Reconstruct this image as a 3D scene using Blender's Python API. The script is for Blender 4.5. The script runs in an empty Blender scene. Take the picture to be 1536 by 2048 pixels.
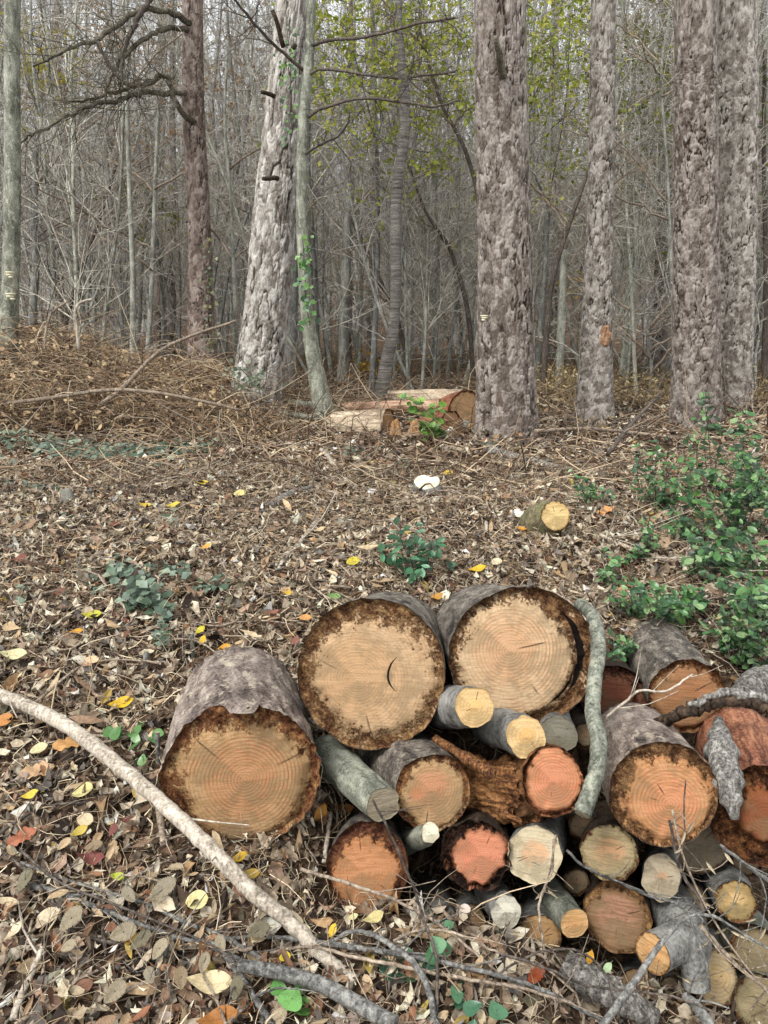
import bpy, math, random
import numpy as np
from mathutils import Vector, Matrix
R = random.Random(7)
rng = np.random.default_rng(11)
C = bpy.context.scene.collection
SC = bpy.context.scene

# ---------------------------------------------------------------- camera
CAMZ = 1.65
PITCH = math.radians(13.0)
FPX = 1607.0                       # focal length in photograph pixels (1536 x 2048)
cam = bpy.data.objects.new('camera', bpy.data.cameras.new('camera')); C.objects.link(cam)
cam.location = (0, 0, CAMZ); cam.rotation_euler = (math.pi/2 - PITCH, 0, 0)
cam.data.sensor_fit = 'VERTICAL'; cam.data.sensor_height = 24.0
cam.data.lens = 24.0*FPX/2048.0
cam.data.clip_start = 0.05; cam.data.clip_end = 600
SC.camera = cam
# ---------------------------------------------------------------- sky and sun (overcast)
SUN_EL, SUN_AZ = math.radians(52), math.radians(-40)      # high, from the left and a little behind the camera
w = bpy.data.worlds.new('World'); SC.world = w; w.use_nodes = True
nt = w.node_tree; nt.nodes.clear()
sky = nt.nodes.new('ShaderNodeTexSky'); sky.sky_type = 'NISHITA'; sky.sun_disc = False
sky.sun_elevation = SUN_EL; sky.sun_rotation = math.pi + SUN_AZ*-1; sky.air_density = 1.0; sky.dust_density = 4.0
hs = nt.nodes.new('ShaderNodeHueSaturation'); hs.inputs['Saturation'].default_value = 0.22
wm = nt.nodes.new('ShaderNodeMix'); wm.data_type = 'RGBA'; wm.inputs[0].default_value = 0.55
wm.inputs[7].default_value = (7.1, 7.4, 7.7, 1)           # an even grey cloud layer over the sky
bg = nt.nodes.new('ShaderNodeBackground'); bg.inputs['Strength'].default_value = 0.13
wo = nt.nodes.new('ShaderNodeOutputWorld')
nt.links.new(sky.outputs[0], hs.inputs['Color']); nt.links.new(hs.outputs[0], wm.inputs[6])
nt.links.new(wm.outputs[2], bg.inputs['Color']); nt.links.new(bg.outputs[0], wo.inputs[0])
sl = bpy.data.lights.new('sun', 'SUN'); sl.energy = 1.5; sl.angle = math.radians(13); sl.color = (1.0, 0.98, 0.95)
so = bpy.data.objects.new('sun', sl); C.objects.link(so)
sd = Vector((math.sin(SUN_AZ)*math.cos(SUN_EL), -math.cos(SUN_AZ)*math.cos(SUN_EL), math.sin(SUN_EL)))
so.rotation_euler = sd.to_track_quat('Z', 'Y').to_euler(); so.location = (0, 0, 30)
SC.view_settings.view_transform = 'Standard'; SC.view_settings.look = 'None'
SC.view_settings.gamma = 1.0; SC.view_settings.use_curve_mapping = False
SC.view_settings.exposure = 0.92
SC.render.engine = 'CYCLES'
SC.cycles.max_bounces = 5; SC.cycles.diffuse_bounces = 3; SC.cycles.transparent_max_bounces = 8

# ---------------------------------------------------------------- numpy noise
def _h(ix, iy, iz, s):
    h = (ix.astype(np.int64)*374761393 + iy.astype(np.int64)*668265263 + iz.astype(np.int64)*2147483647 + s*974711) & 0xffffffff
    h = ((h ^ (h >> 13))*1274126177) & 0xffffffff
    h = ((h ^ (h >> 15))*2246822519) & 0xffffffff
    return ((h ^ (h >> 16)) & 0xffffff)/16777215.0
def vn(x, y, z=0.0, s=0):
    x, y, z = np.broadcast_arrays(np.asarray(x, float), np.asarray(y, float), np.asarray(z, float))
    ix, iy, iz = np.floor(x), np.floor(y), np.floor(z); fx, fy, fz = x-ix, y-iy, z-iz
    fx, fy, fz = [f*f*(3-2*f) for f in (fx, fy, fz)]
    r = 0
    for a in (0, 1):
        for b in (0, 1):
            for c in (0, 1):
                r = r + _h(ix+a, iy+b, iz+c, s)*(fx if a else 1-fx)*(fy if b else 1-fy)*(fz if c else 1-fz)
    return r*2-1
def fbm(x, y, z=0.0, s=0, o=4, g=.5):
    r, a = 0, 1.0; t = 0
    for i in range(o):
        k = 2.03**i
        r = r + a*vn(np.asarray(x)*k, np.asarray(y)*k, np.asarray(z)*k, s+i*17); t += a; a *= g
    return r/t
def sm(x, a, b):
    t = np.clip((np.asarray(x, float)-a)/(b-a), 0, 1); return t*t*(3-2*t)

# ---------------------------------------------------------------- terrain height and picking of points
PY = np.array([-8, 0, 1.2, 1.6, 2.05, 2.9, 3.3, 4, 4.8, 7, 10, 15, 30, 45, 70, 110, 200.])
PZ = np.array([-1.85, -1.8, -1.72, -1.63, -1.49, -1.25, -1.17, -1.11, -1.05, -.97, -.95, -.97, -.9, .6, 6.5, 18, 30.])
def H(x, y):
    x = np.asarray(x, float); y = np.asarray(y, float)
    z = np.interp(y, PY, PZ)
    din = .40*sm(x, -.34, .12)*sm(y, 1.86, 2.0)*(1-sm(y, 2.72, 3.0))
    dfr = .27*sm(x, .12, .8)*(1-sm(y, 1.86, 2.0))
    z = z - din - dfr
    a = np.clip((y-1)*.03, .02, .35)
    z = z + a*.9*fbm(x*.55, y*.55, 0, 3, 3) + .018*fbm(x*5, y*5, 0, 5, 3)*sm(y, .5, 2)
    z = z - .12*np.exp(-((x-1.02)**2/.09 + (y-3.72)**2/.05))          # scooped bank below the cut stump
    return z + CAMZ
def ray(px, py):
    xc, yc = (px-768)/FPX, (1024-py)/FPX
    c, s = math.cos(PITCH), math.sin(PITCH)
    return xc, c + yc*s, -s + yc*c
def P(px, py, Y):
    x, f, z = ray(px, py); t = Y/f
    return Vector((x*t, Y, z*t+CAMZ))
def depth(py, Y): return Y/ray(0, py)[1]
def PR(rpx, py, Y): return rpx*depth(py, Y)/FPX
_TT = 1.15*1.006**np.arange(760)
def PG(px, py, lift=0.0):
    x, f, z = ray(px, py); Hh = z*_TT+CAMZ-H(x*_TT, f*_TT)-lift
    k = int(np.argmax(Hh <= 0)) if (Hh <= 0).any() else len(_TT)-1
    if k == 0: t = _TT[0]
    else: t = _TT[k-1]+(_TT[k]-_TT[k-1])*Hh[k-1]/(Hh[k-1]-Hh[k]+1e-9)
    return Vector((x*t, f*t, float(H(x*t, f*t))+lift))

# ---------------------------------------------------------------- objects
def tag(o, label=None, cat=None, group=None, kind=None):
    if label: o['label'] = label
    if cat: o['category'] = cat
    if group: o['group'] = group
    if kind: o['kind'] = kind
    return o
def empty(name, loc=(0, 0, 0), M=None, **k):
    o = bpy.data.objects.new(name, None); C.objects.link(o); o.empty_display_size = .05
    if M is not None: o.matrix_world = M
    else: o.location = loc
    return tag(o, **k)
def link(name, me, parent=None, **k):
    o = bpy.data.objects.new(name, me); C.objects.link(o)
    if parent is not None: o.parent = parent
    return tag(o, **k)
def mesh_from(name, V, F, mat=None, attrs=None, smooth=True):
    """V (n,3); F list of int arrays (each (m,3) or (m,4)); attrs {name: (type, array)}"""
    V = np.asarray(V, np.float32)
    me = bpy.data.meshes.new(name); me.vertices.add(len(V)); me.vertices.foreach_set('co', V.ravel())
    F = [np.asarray(f, np.int32) for f in F if len(f)]
    nl = sum(f.size for f in F); nf = sum(len(f) for f in F)
    me.loops.add(nl); me.polygons.add(nf)
    me.loops.foreach_set('vertex_index', np.concatenate([f.ravel() for f in F]))
    tot = np.concatenate([np.full(len(f), f.shape[1], np.int32) for f in F])
    st = np.concatenate([[0], np.cumsum(tot)[:-1]]).astype(np.int32)
    me.polygons.foreach_set('loop_start', st); me.polygons.foreach_set('loop_total', tot)
    me.polygons.foreach_set('use_smooth', np.full(nf, smooth, bool))
    me.update(calc_edges=True)
    for k, (t, a) in (attrs or {}).items():
        at = me.attributes.new(k, t, 'POINT')
        if t == 'FLOAT': at.data.foreach_set('value', np.asarray(a, np.float32).ravel())
        elif t == 'FLOAT_COLOR':
            a = np.asarray(a, np.float32)
            if a.shape[1] == 3: a = np.concatenate([a, np.ones((len(a), 1), np.float32)], 1)
            at.data.foreach_set('color', a.ravel())
    if mat is not None: me.materials.append(mat)
    return me
class MB:
    def __init__(s): s.V = []; s.F3 = []; s.F4 = []; s.A = []; s.n = 0
    def add(s, V, F3=None, F4=None, A=None):
        V = np.asarray(V, float)
        if F3 is not None and len(F3): s.F3.append(np.asarray(F3)+s.n)
        if F4 is not None and len(F4): s.F4.append(np.asarray(F4)+s.n)
        s.V.append(V); s.n += len(V)
        if A is not None: s.A.append(np.broadcast_to(np.asarray(A, float), (len(V), 3)))
    def mesh(s, name, mat=None, smooth=True):
        F = []
        if s.F3: F.append(np.concatenate(s.F3))
        if s.F4: F.append(np.concatenate(s.F4))
        at = {'Col': ('FLOAT_COLOR', np.concatenate(s.A))} if s.A else None
        return mesh_from(name, np.concatenate(s.V), F, mat, at, smooth)
def crom(P_, n):
    """Catmull-Rom through points (k,d) giving n samples"""
    P_ = np.asarray(P_, float); k = len(P_)
    if k == 2: 
        t = np.linspace(0, 1, n)[:, None]; return P_[0]*(1-t)+P_[1]*t
    E = np.vstack([2*P_[0]-P_[1], P_, 2*P_[-1]-P_[-2]])
    u = np.linspace(0, k-1-1e-9, n); i = u.astype(int); t = (u-i)[:, None]
    a, b, c, d = E[i], E[i+1], E[i+2], E[i+3]
    return .5*((2*b)+(-a+c)*t+(2*a-5*b+4*c-d)*t**2+(-a+3*b-3*c+d)*t**3)
def tube(mb, pts, rad, ns=6, cap=True, A=None, noise=0.0, seed=0):
    pts = np.asarray(pts, float); n = len(pts); rad = np.broadcast_to(np.asarray(rad, float), (n,))
    T = np.gradient(pts, axis=0); T /= np.linalg.norm(T, axis=1)[:, None]+1e-12
    up = np.array([0, 0, 1.]) if abs(T[0][2]) < .9 else np.array([1., 0, 0])
    N = np.empty_like(T); v = up - T[0]*np.dot(up, T[0]); N[0] = v/np.linalg.norm(v)
    for i in range(1, n):
        v = N[i-1]-T[i]*np.dot(N[i-1], T[i]); N[i] = v/(np.linalg.norm(v)+1e-12)
    B = np.cross(T, N)
    a = np.arange(ns)*2*math.pi/ns
    rr = rad[:, None]*np.ones(ns)
    if noise: rr = rr*(1+noise*(rng.random((n, ns))*2-1))
    V = pts[:, None]+rr[..., None]*(np.cos(a)[None, :, None]*N[:, None]+np.sin(a)[None, :, None]*B[:, None])
    V = V.reshape(-1, 3)
    i = np.arange(n-1)[:, None]*ns; j = np.arange(ns)[None]; k = (j+1) % ns
    F4 = np.stack([i+j, i+k, i+ns+k, i+ns+j], -1).reshape(-1, 4)
    F3 = None
    if cap:
        V = np.vstack([V, pts[0], pts[-1]]); m = n*ns
        j = np.arange(ns); k = (j+1) % ns
        F3 = np.vstack([np.stack([k, j, np.full(ns, m)], 1), np.stack([m-ns+j, m-ns+k, np.full(ns, m+1)], 1)])
    mb.add(V, F3, F4, A)

# ---------------------------------------------------------------- materials
def lin(h):
    h = h.lstrip('#'); c = [int(h[i:i+2], 16)/255 for i in (0, 2, 4)]
    return tuple(((x+.055)/1.055)**2.4 if x > .04045 else x/12.92 for x in c)
class NG:
    def __init__(s, name, rough=.8, spec=.3):
        s.m = bpy.data.materials.new(name); s.m.use_nodes = True; s.t = s.m.node_tree; s.t.nodes.clear()
        s.out = s.t.nodes.new('ShaderNodeOutputMaterial'); s.b = s.t.nodes.new('ShaderNodeBsdfPrincipled')
        s.t.links.new(s.b.outputs[0], s.out.inputs[0]); s.b.inputs['Roughness'].default_value = rough
        s.b.inputs['Specular IOR Level'].default_value = spec
    def put(s, sock, v):
        if isinstance(v, bpy.types.NodeSocket): s.t.links.new(v, sock)
        elif v is not None:
            if isinstance(v, (tuple, list)) and len(v) == 3 and sock.type == 'RGBA': v = (*v, 1)
            sock.default_value = v
    def node(s, typ, out=0, ins=None, **props):
        n = s.t.nodes.new(typ)
        for k, v in props.items(): setattr(n, k, v)
        for k, v in (ins or {}).items(): s.put(n.inputs[k], v)
        return n.outputs[out]
    def coord(s, kind='Object'): return s.node('ShaderNodeTexCoord', kind)
    def attr(s, name, out='Fac'): return s.node('ShaderNodeAttribute', out, attribute_name=name)
    def mapping(s, v, loc=(0, 0, 0), scale=(1, 1, 1), rot=(0, 0, 0)):
        return s.node('ShaderNodeMapping', 0, {0: v, 1: loc, 2: rot, 3: scale})
    def noise(s, v, scale, detail=3, rough=.55, dist=0.0, out=0):
        return s.node('ShaderNodeTexNoise', out, {'Vector': v, 'Scale': scale, 'Detail': detail, 'Roughness': rough, 'Distortion': dist})
    def vor(s, v, scale, feature='F1', out=0, rnd=1.0):
        return s.node('ShaderNodeTexVoronoi', out, {'Vector': v, 'Scale': scale, 'Randomness': rnd}, feature=feature)
    def math(s, op, a, b=None, c=None, clamp=False):
        return s.node('ShaderNodeMath', 0, {k: v for k, v in ((0, a), (1, b), (2, c)) if v is not None}, operation=op, use_clamp=clamp)
    def step(s, v, a, b, lo=0.0, hi=1.0):
        return s.node('ShaderNodeMapRange', 0, {0: v, 1: a, 2: b, 3: lo, 4: hi}, interpolation_type='SMOOTHSTEP')
    def mix(s, f, a, b, mode='MIX'):
        n = s.t.nodes.new('ShaderNodeMix'); n.data_type = 'RGBA'; n.blend_type = mode
        s.put(n.inputs[0], f); s.put(n.inputs[6], a); s.put(n.inputs[7], b); return n.outputs[2]
    def ramp(s, v, stops):
        n = s.t.nodes.new('ShaderNodeValToRGB'); s.put(n.inputs[0], v); e = n.color_ramp.elements
        while len(e) < len(stops): e.new(.5)
        for i, (p, c) in enumerate(stops): e[i].position = p; e[i].color = (*c, 1)
        return n.outputs[0]
    def bump(s, h, strength, dist):
        s.put(s.b.inputs['Normal'], s.node('ShaderNodeBump', 0, {'Strength': strength, 'Distance': dist, 'Height': h}))
    def color(s, c): s.put(s.b.inputs['Base Color'], c); return s
    def translucent(s, col, f):
        tr = s.node('ShaderNodeBsdfTranslucent', 0, {0: col})
        mx = s.node('ShaderNodeMixShader', 0, {0: f, 1: s.b.outputs[0], 2: tr})
        s.t.links.new(mx, s.out.inputs[0])

def bark_mat(name, dark, mid, light, sx=30, sz=6, speck=None, bumpd=.004, bands=False, rough=.8, blotch=3.0, vary=0.0):
    g = NG(name, rough, .25); o = g.coord()
    v = g.mapping(o, scale=(sx, sx, sz) if not bands else (5, 5, 48))
    n1 = g.noise(v, 1.0, 5, .65, .6); n2 = g.noise(o, blotch, 3, .6); n3 = g.noise(o, 110, 4, .75)
    f = g.math('ADD', g.math('MULTIPLY', n1, .42), g.math('ADD', g.math('MULTIPLY', n2, .2), g.math('MULTIPLY', n3, .4)))
    c = g.ramp(f, [(.42, dark), (.515, mid), (.61, light)])
    if speck:
        s_ = g.step(g.noise(g.mapping(o, scale=(1, 1, .6)), 26, 5, .75), .53, .62)
        c = g.mix(g.math('MULTIPLY', s_, .6), c, speck)
    if vary:
        rnd = g.node('ShaderNodeObjectInfo', 'Random')
        hsv = g.node('ShaderNodeHueSaturation', 0, {'Hue': g.math('ADD', .48, g.math('MULTIPLY', rnd, .04)),
              'Saturation': g.math('ADD', .7, g.math('MULTIPLY', rnd, .6)), 'Value': g.math('ADD', 1-vary/2, g.math('MULTIPLY', rnd, vary)), 'Color': c})
        c = hsv
    g.color(c); g.bump(f, .8, bumpd); return g.m

M = {}
M['bark_green'] = bark_mat('green grey smooth bark', lin('393b31'), lin('696b5f'), lin('929485'), 30, 9, lin('a0a08e'), .002)
M['bark_grey'] = bark_mat('grey smooth bark', lin('3d3c39'), lin('6c6b66'), lin('94928c'), 22, 22, lin('9fa09a'), .003)
M['bark_pale'] = bark_mat('pale tan peeled branch', lin('6a6054'), lin('a39888'), lin('c6bcab'), 60, 14, lin('d2c8b8'), .002)
M['bark_blue'] = bark_mat('slate grey twig bark', lin('33322f'), lin('64625e'), lin('929089'), 60, 20, None, .001)
M['bark_mauve'] = bark_mat('peeled pine log surface', lin('2c2420'), lin('6f625a'), lin('a3978b'), 22, 7, lin('b9ad98'), .007, blotch=4)
M['bark_mauve_dark'] = bark_mat('peeled dark log surface', lin('201c1a'), lin('575049'), lin('8b8276'), 18, 6, lin('9d9684'), .006, blotch=8)
M['bark_redlog'] = bark_mat('reddish fibrous log surface', lin('2e1a12'), lin('7a4c38'), lin('b07c5c'), 60, 8, None, .01)
M['bark_black'] = bark_mat('dark wet bark', lin('17110d'), lin('33281f'), lin('5b4a3a'), 40, 20, None, .01)
M['splinter'] = bark_mat('splintered rotten wood', lin('1e110a'), lin('6a4428'), lin('ad7d4e'), 90, 5, None, .02)
M['twig'] = bark_mat('dry twig', lin('4f443a'), lin('877868'), lin('b3a48f'), 60, 20, None, .001)
M['twig_dark'] = bark_mat('dark twig', lin('2c2723'), lin('4d453e'), lin('75695e'), 60, 20, None, .001)
M['sapling'] = bark_mat('thicket sapling bark', lin('4f4e48'), lin('85847a'), lin('b3b2a8'), 12, 4, lin('b8baaf'), .002, vary=.8)  # bark tones lightened: haze and sky light are put into the colour
M['crown'] = bark_mat('thicket twig bark', lin('66615a'), lin('a29c92'), lin('cfcac0'), 12, 6, None, .001, vary=.8)  # twig colour made paler in place of haze and open sky light
M['sapling_near'] = bark_mat('smooth sapling bark', lin('46463c'), lin('777769'), lin('a8a898'), 14, 5, lin('b2b4a4'), .003)
M['cherry'] = bark_mat('banded cherry bark', lin('3e3a35'), lin('736e67'), lin('a09a90'), bands=True, bumpd=.004)
M['weather'] = bark_mat('weathered bare wood', lin('2e2b28'), lin('6c6862'), lin('a9a69e'), 70, 4, None, .01)
M['stone'] = bark_mat('grey stone', lin('5d5a52'), lin('7d7a70'), lin('9b978b'), 10, 10, None, .003)
M['branch_dead'] = bark_mat('dead pine branch', lin('2b2823'), lin('595345'), lin('857e6c'), 30, 30, None, .004)

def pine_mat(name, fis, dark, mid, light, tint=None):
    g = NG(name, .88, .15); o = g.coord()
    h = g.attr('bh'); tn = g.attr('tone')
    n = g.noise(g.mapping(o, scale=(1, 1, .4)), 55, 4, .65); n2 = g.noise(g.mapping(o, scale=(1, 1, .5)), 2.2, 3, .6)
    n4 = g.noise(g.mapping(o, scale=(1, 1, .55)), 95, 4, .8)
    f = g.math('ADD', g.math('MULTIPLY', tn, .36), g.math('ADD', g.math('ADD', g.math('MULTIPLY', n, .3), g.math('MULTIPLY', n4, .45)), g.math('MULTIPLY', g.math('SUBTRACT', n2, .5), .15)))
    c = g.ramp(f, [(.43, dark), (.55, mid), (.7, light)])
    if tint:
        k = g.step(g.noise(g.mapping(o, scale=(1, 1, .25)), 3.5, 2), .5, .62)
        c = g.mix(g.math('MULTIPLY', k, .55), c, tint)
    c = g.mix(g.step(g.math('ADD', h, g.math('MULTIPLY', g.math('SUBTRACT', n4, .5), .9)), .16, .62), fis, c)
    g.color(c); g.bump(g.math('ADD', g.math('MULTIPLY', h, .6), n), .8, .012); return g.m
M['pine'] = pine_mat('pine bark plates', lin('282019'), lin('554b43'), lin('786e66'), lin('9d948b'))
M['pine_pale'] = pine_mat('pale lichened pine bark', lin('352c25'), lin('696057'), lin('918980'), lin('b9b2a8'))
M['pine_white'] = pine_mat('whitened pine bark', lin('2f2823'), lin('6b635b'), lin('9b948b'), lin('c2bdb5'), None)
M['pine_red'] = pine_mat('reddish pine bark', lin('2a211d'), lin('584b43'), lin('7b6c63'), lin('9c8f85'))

def leafmat(name, use, rough=.65, tr=.15, gloss=.3):
    g = NG(name, rough, gloss)
    if use == 'attr': c = g.attr('Col', 'Color')
    else: c = g.node('ShaderNodeObjectInfo', 'Color')
    o = g.coord('Object'); n = g.noise(o, 70 if use == 'attr' else 60, 3, .6)
    c = g.mix(g.step(n, .35, .7), g.mix(1.0, c, (.72, .66, .6), 'MULTIPLY'), c)
    if use == 'obj':
        sp = g.node('ShaderNodeSeparateXYZ', 0, {0: o}); y = g.math('ABSOLUTE', sp.node.outputs[1])
        vv = g.math('ABSOLUTE', g.math('SINE', g.math('MULTIPLY', g.math('SUBTRACT', sp, g.math('MULTIPLY', y, .8)), 28.0)))
        ve = g.math('MAXIMUM', g.step(vv, .3, .0), g.step(y, .022, .006)); c = g.mix(g.math('MULTIPLY', ve, .4), c, g.mix(1.0, c, (.5, .46, .4), 'MULTIPLY'))
        c = g.mix(g.step(g.noise(o, 5, 4, .7), .5, .62, 0, .45), c, g.mix(1.0, c, (.55, .48, .4), 'MULTIPLY'))
    g.color(c); g.translucent(c, tr); return g.m
M['litter'] = leafmat('dead leaf litter', 'attr', .75, .08, .2)
M['leaf'] = leafmat('fallen leaf', 'obj', .6, .12, .3)
M['green'] = leafmat('evergreen leaf', 'obj', .38, .1, .5)
M['foliage'] = leafmat('thin foliage', 'attr', .6, .45, .3)
M['ivy'] = leafmat('ivy leaf', 'attr', .45, .08, .5)

CKN = [0]
def face_mat(name, cin, cout, ring=.009, rs=.55, heart=(.45, .7), pith=(0, 0), R0=.1, rot=('1d0f07', '5a3015', '9a6a38'), crack=0, mould=0, saw=35, ringdark=None, sawn=.5, stain=None, fiber=0.25, arcs=()):
    g = NG(name, .8, .15); o = g.coord()
    v = g.mapping(o, loc=(-pith[0], -pith[1], 0), scale=(1, 1, 0))
    warp = g.noise(v, 9, 3, .6, 0, 1)
    wv = g.node('ShaderNodeVectorMath', 0, {0: g.node('ShaderNodeVectorMath', 0, {0: warp, 1: (.5, .5, .5)}, operation='SUBTRACT'), 1: (.016, .016, 0)}, operation='MULTIPLY')
    vv = g.node('ShaderNodeVectorMath', 0, {0: v, 1: wv}, operation='ADD')
    r = g.node('ShaderNodeVectorMath', 'Value', {0: vv}, operation='LENGTH')
    n_lo = g.noise(v, 14, 3, .6); n_hi = g.noise(v, 120, 4, .7)
    # growth rings get narrower outwards
    ph = g.math('MULTIPLY', g.math('POWER', g.math('DIVIDE', r, R0), .85), R0/ring*2*math.pi)
    ph = g.math('ADD', ph, g.math('MULTIPLY', n_lo, 2.0))
    s1 = g.math('ADD', g.math('MULTIPLY', g.math('SINE', ph), .5), .5)
    s1 = g.math('POWER', s1, 2.2)
    s2 = g.math('ADD', g.math('MULTIPLY', g.math('SINE', g.math('MULTIPLY', ph, 2.37)), .5), .5)
    hr = g.step(g.math('ADD', g.math('DIVIDE', r, R0), g.math('MULTIPLY', g.math('SUBTRACT', n_lo, .5), .5)), heart[0], heart[1])
    sat = lambda q: tuple(.84*(x*.76+.24*sum(q)/3)*k_ for x, k_ in zip(q, (1, 1.0, .94)))
    base = g.mix(hr, sat(lin(cin)), sat(lin(cout)))
    dk = lin(ringdark) if ringdark else tuple(.55*c for c in lin(cin))
    sawv = g.noise(g.mapping(v, rot=(0, 0, math.radians(saw)), scale=(9, 150, 1)), 1, 4, .65, 1.2)
    mod = g.step(g.noise(v, 11, 3, .6), .4, .6)
    amt = g.math('MULTIPLY', g.math('ADD', g.math('MULTIPLY', s1, .8), g.math('MULTIPLY', s2, .2)), g.math('MULTIPLY', g.math('ADD', g.math('MULTIPLY', mod, .8), .35), rs*1.15))
    c = g.mix(amt, base, dk)
    c = g.mix(g.step(sawv, .46, .58, .0, .55*sawn+.2), c, tuple(.45*x for x in lin(cout)))
    c = g.mix(g.step(n_hi, .55, .75, 0, .35), c, tuple(min(1, 1.35*x) for x in lin(cout)))
    # fine radial fibre
    sep = g.node('ShaderNodeSeparateXYZ', 0, {0: vv}); sepy = sep.node.outputs[1]
    ang = g.math('ARCTAN2', sepy, sep)
    rad = g.node('ShaderNodeCombineXYZ', 0, {0: g.math('MULTIPLY', g.math('COSINE', ang), 14.0), 1: g.math('MULTIPLY', g.math('SINE', ang), 14.0), 2: g.math('MULTIPLY', r, 8)})
    rn = g.noise(rad, 1.6, 4, .75)
    c = g.mix(g.step(rn, .48, .62, 0, fiber*1.4), c, tuple(.5*x for x in lin(cout)))
    CKN[0] += 1; cr_ = random.Random(CKN[0]*5)
    for _ in range(2+int(8*crack) if R0 > .04 else 1):
        a_ = cr_.uniform(0, 360); q0 = cr_.uniform(.05, .5)*R0; q1 = q0+cr_.uniform(.25, .6)*R0
        mv = g.mapping(g.node('ShaderNodeVectorMath', 0, {0: v, 1: g.node('ShaderNodeVectorMath', 0, {0: wv, 1: (.5, .5, 0)}, operation='MULTIPLY')}, operation='ADD'), rot=(0, 0, math.radians(a_)))
        sp = g.node('ShaderNodeSeparateXYZ', 0, {0: mv}); yy = g.math('ABSOLUTE', sp.node.outputs[1])
        wdt = .0012+R0*.011; k1 = g.math('MULTIPLY', g.step(yy, wdt, wdt*.3), g.math('MULTIPLY', g.step(sp, q0, q0+R0*.15), g.step(sp, q1, q1-R0*.15)))
        c = g.mix(g.math('MULTIPLY', k1, .8), c, lin('2a1c12'))
    if crack:
        ck = g.math('MULTIPLY', g.step(g.noise(rad, .55, 1, .4), .60, .66), g.step(r, R0*.15, R0*.3))
        c = g.mix(g.math('MULTIPLY', ck, crack), c, lin('2c2018'))
    if mould:
        mk = g.step(g.noise(v, 26, 5, .75), .5, .62)
        c = g.mix(g.math('MULTIPLY', mk, mould), c, lin('4a4a45'))
    if stain:
        (sx_, sy_, sr_, scol, amt_) = stain
        dd = g.node('ShaderNodeVectorMath', 'Value', {0: o, 1: (sx_, sy_, 0)}, operation='DISTANCE')
        dd = g.math('ADD', dd, g.math('MULTIPLY', g.math('SUBTRACT', g.noise(v, 30, 4, .7), .5), sr_*1.6))
        c = g.mix(g.step(dd, sr_, sr_*.35, 0, amt_), c, lin(scol))
    # rotten rim
    ra = g.attr('rot')
    dirt = g.step(g.noise(v, 9, 5, .72), .46, .6)
    c = g.mix(g.math('MULTIPLY', dirt, .62), c, tuple(.6*a_+.4*b_ for a_, b_ in zip(lin('6f6650'), tuple(.55*q for q in lin(cout)))))
    c = g.mix(g.step(g.noise(v, 60, 5, .8), .54, .64, 0, .55), c, tuple(.35*q for q in lin(cout)))
    rn0 = g.math('ADD', g.math('MULTIPLY', g.math('SUBTRACT', g.noise(v, 13, 4, .65), .5), 2.4), g.math('ADD', g.math('MULTIPLY', g.math('SUBTRACT', g.noise(v, 42, 4, .75), .5), 2.2), g.math('MULTIPLY', g.math('SUBTRACT', n_hi, .5), 1.5)))
    near = g.step(g.math('ADD', ra, g.math('MULTIPLY', rn0, .8)), -.05, .55, 0, .72)
    near = g.math('MULTIPLY', g.math('MULTIPLY', near, g.step(ra, .0, .06)), g.math('ADD', .55, g.math('MULTIPLY', g.step(n_hi, .42, .58), .45)))
    c = g.mix(near, c, tuple(.42*q for q in lin(cout)))
    rm = g.math('MULTIPLY', g.step(g.math('ADD', ra, rn0), .5, .85), g.step(ra, .0, .03))
    tx = g.noise(o, 75, 6, .78, .5)
    tx2 = g.math('ADD', g.math('MULTIPLY', tx, .55), g.math('ADD', g.math('MULTIPLY', g.noise(o, 14, 5, .7, .8), .45), g.math('MULTIPLY', s1, .012)))
    rc = g.ramp(tx2, [(.42, lin(rot[0])), (.51, tuple(.8*q+.2*sum(lin(rot[1]))/3 for q in lin(rot[1]))), (.6, tuple(.85*q+.15*sum(lin(rot[2]))/3 for q in lin(rot[2])))])
    c = g.mix(rm, c, rc)
    ah = 0.0
    for (ax, ay, ar, a0, a1, aw) in arcs:
        ov = g.node('ShaderNodeVectorMath', 0, {0: g.mapping(o, loc=(-ax*R0, -ay*R0, 0), scale=(1, 1, 0)), 1: wv}, operation='ADD')
        am = math.radians((a0+a1)/2); hw = math.radians((a1-a0)/2); rr_ = g.node('ShaderNodeVectorMath', 'Value', {0: ov}, operation='LENGTH')
        sp2 = g.node('ShaderNodeSeparateXYZ', 0, {0: g.mapping(ov, rot=(0, 0, -am))}); th_ = g.math('ABSOLUTE', g.math('ARCTAN2', sp2.node.outputs[1], sp2))
        wv2 = g.math('MULTIPLY', g.step(th_, hw, hw*.3), aw*R0); k2 = g.step(g.math('SUBTRACT', g.math('ABSOLUTE', g.math('SUBTRACT', rr_, ar*R0)), wv2), .0012, -.0012)
        k2 = g.math('MULTIPLY', k2, g.step(th_, hw, hw*.85)); c = g.mix(k2, c, lin('140c07')); ah = g.math('ADD', ah, k2)
    g.color(c)
    hgt = g.math('ADD', g.math('MULTIPLY', g.math('SUBTRACT', 1.0, rm), g.math('ADD', g.math('MULTIPLY', s1, -.03), g.math('MULTIPLY', sawv, .15))), g.math('MULTIPLY', rm, tx))
    if arcs: hgt = g.math('SUBTRACT', hgt, ah)
    g.bump(hgt, .9, .012); return g.m
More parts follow.
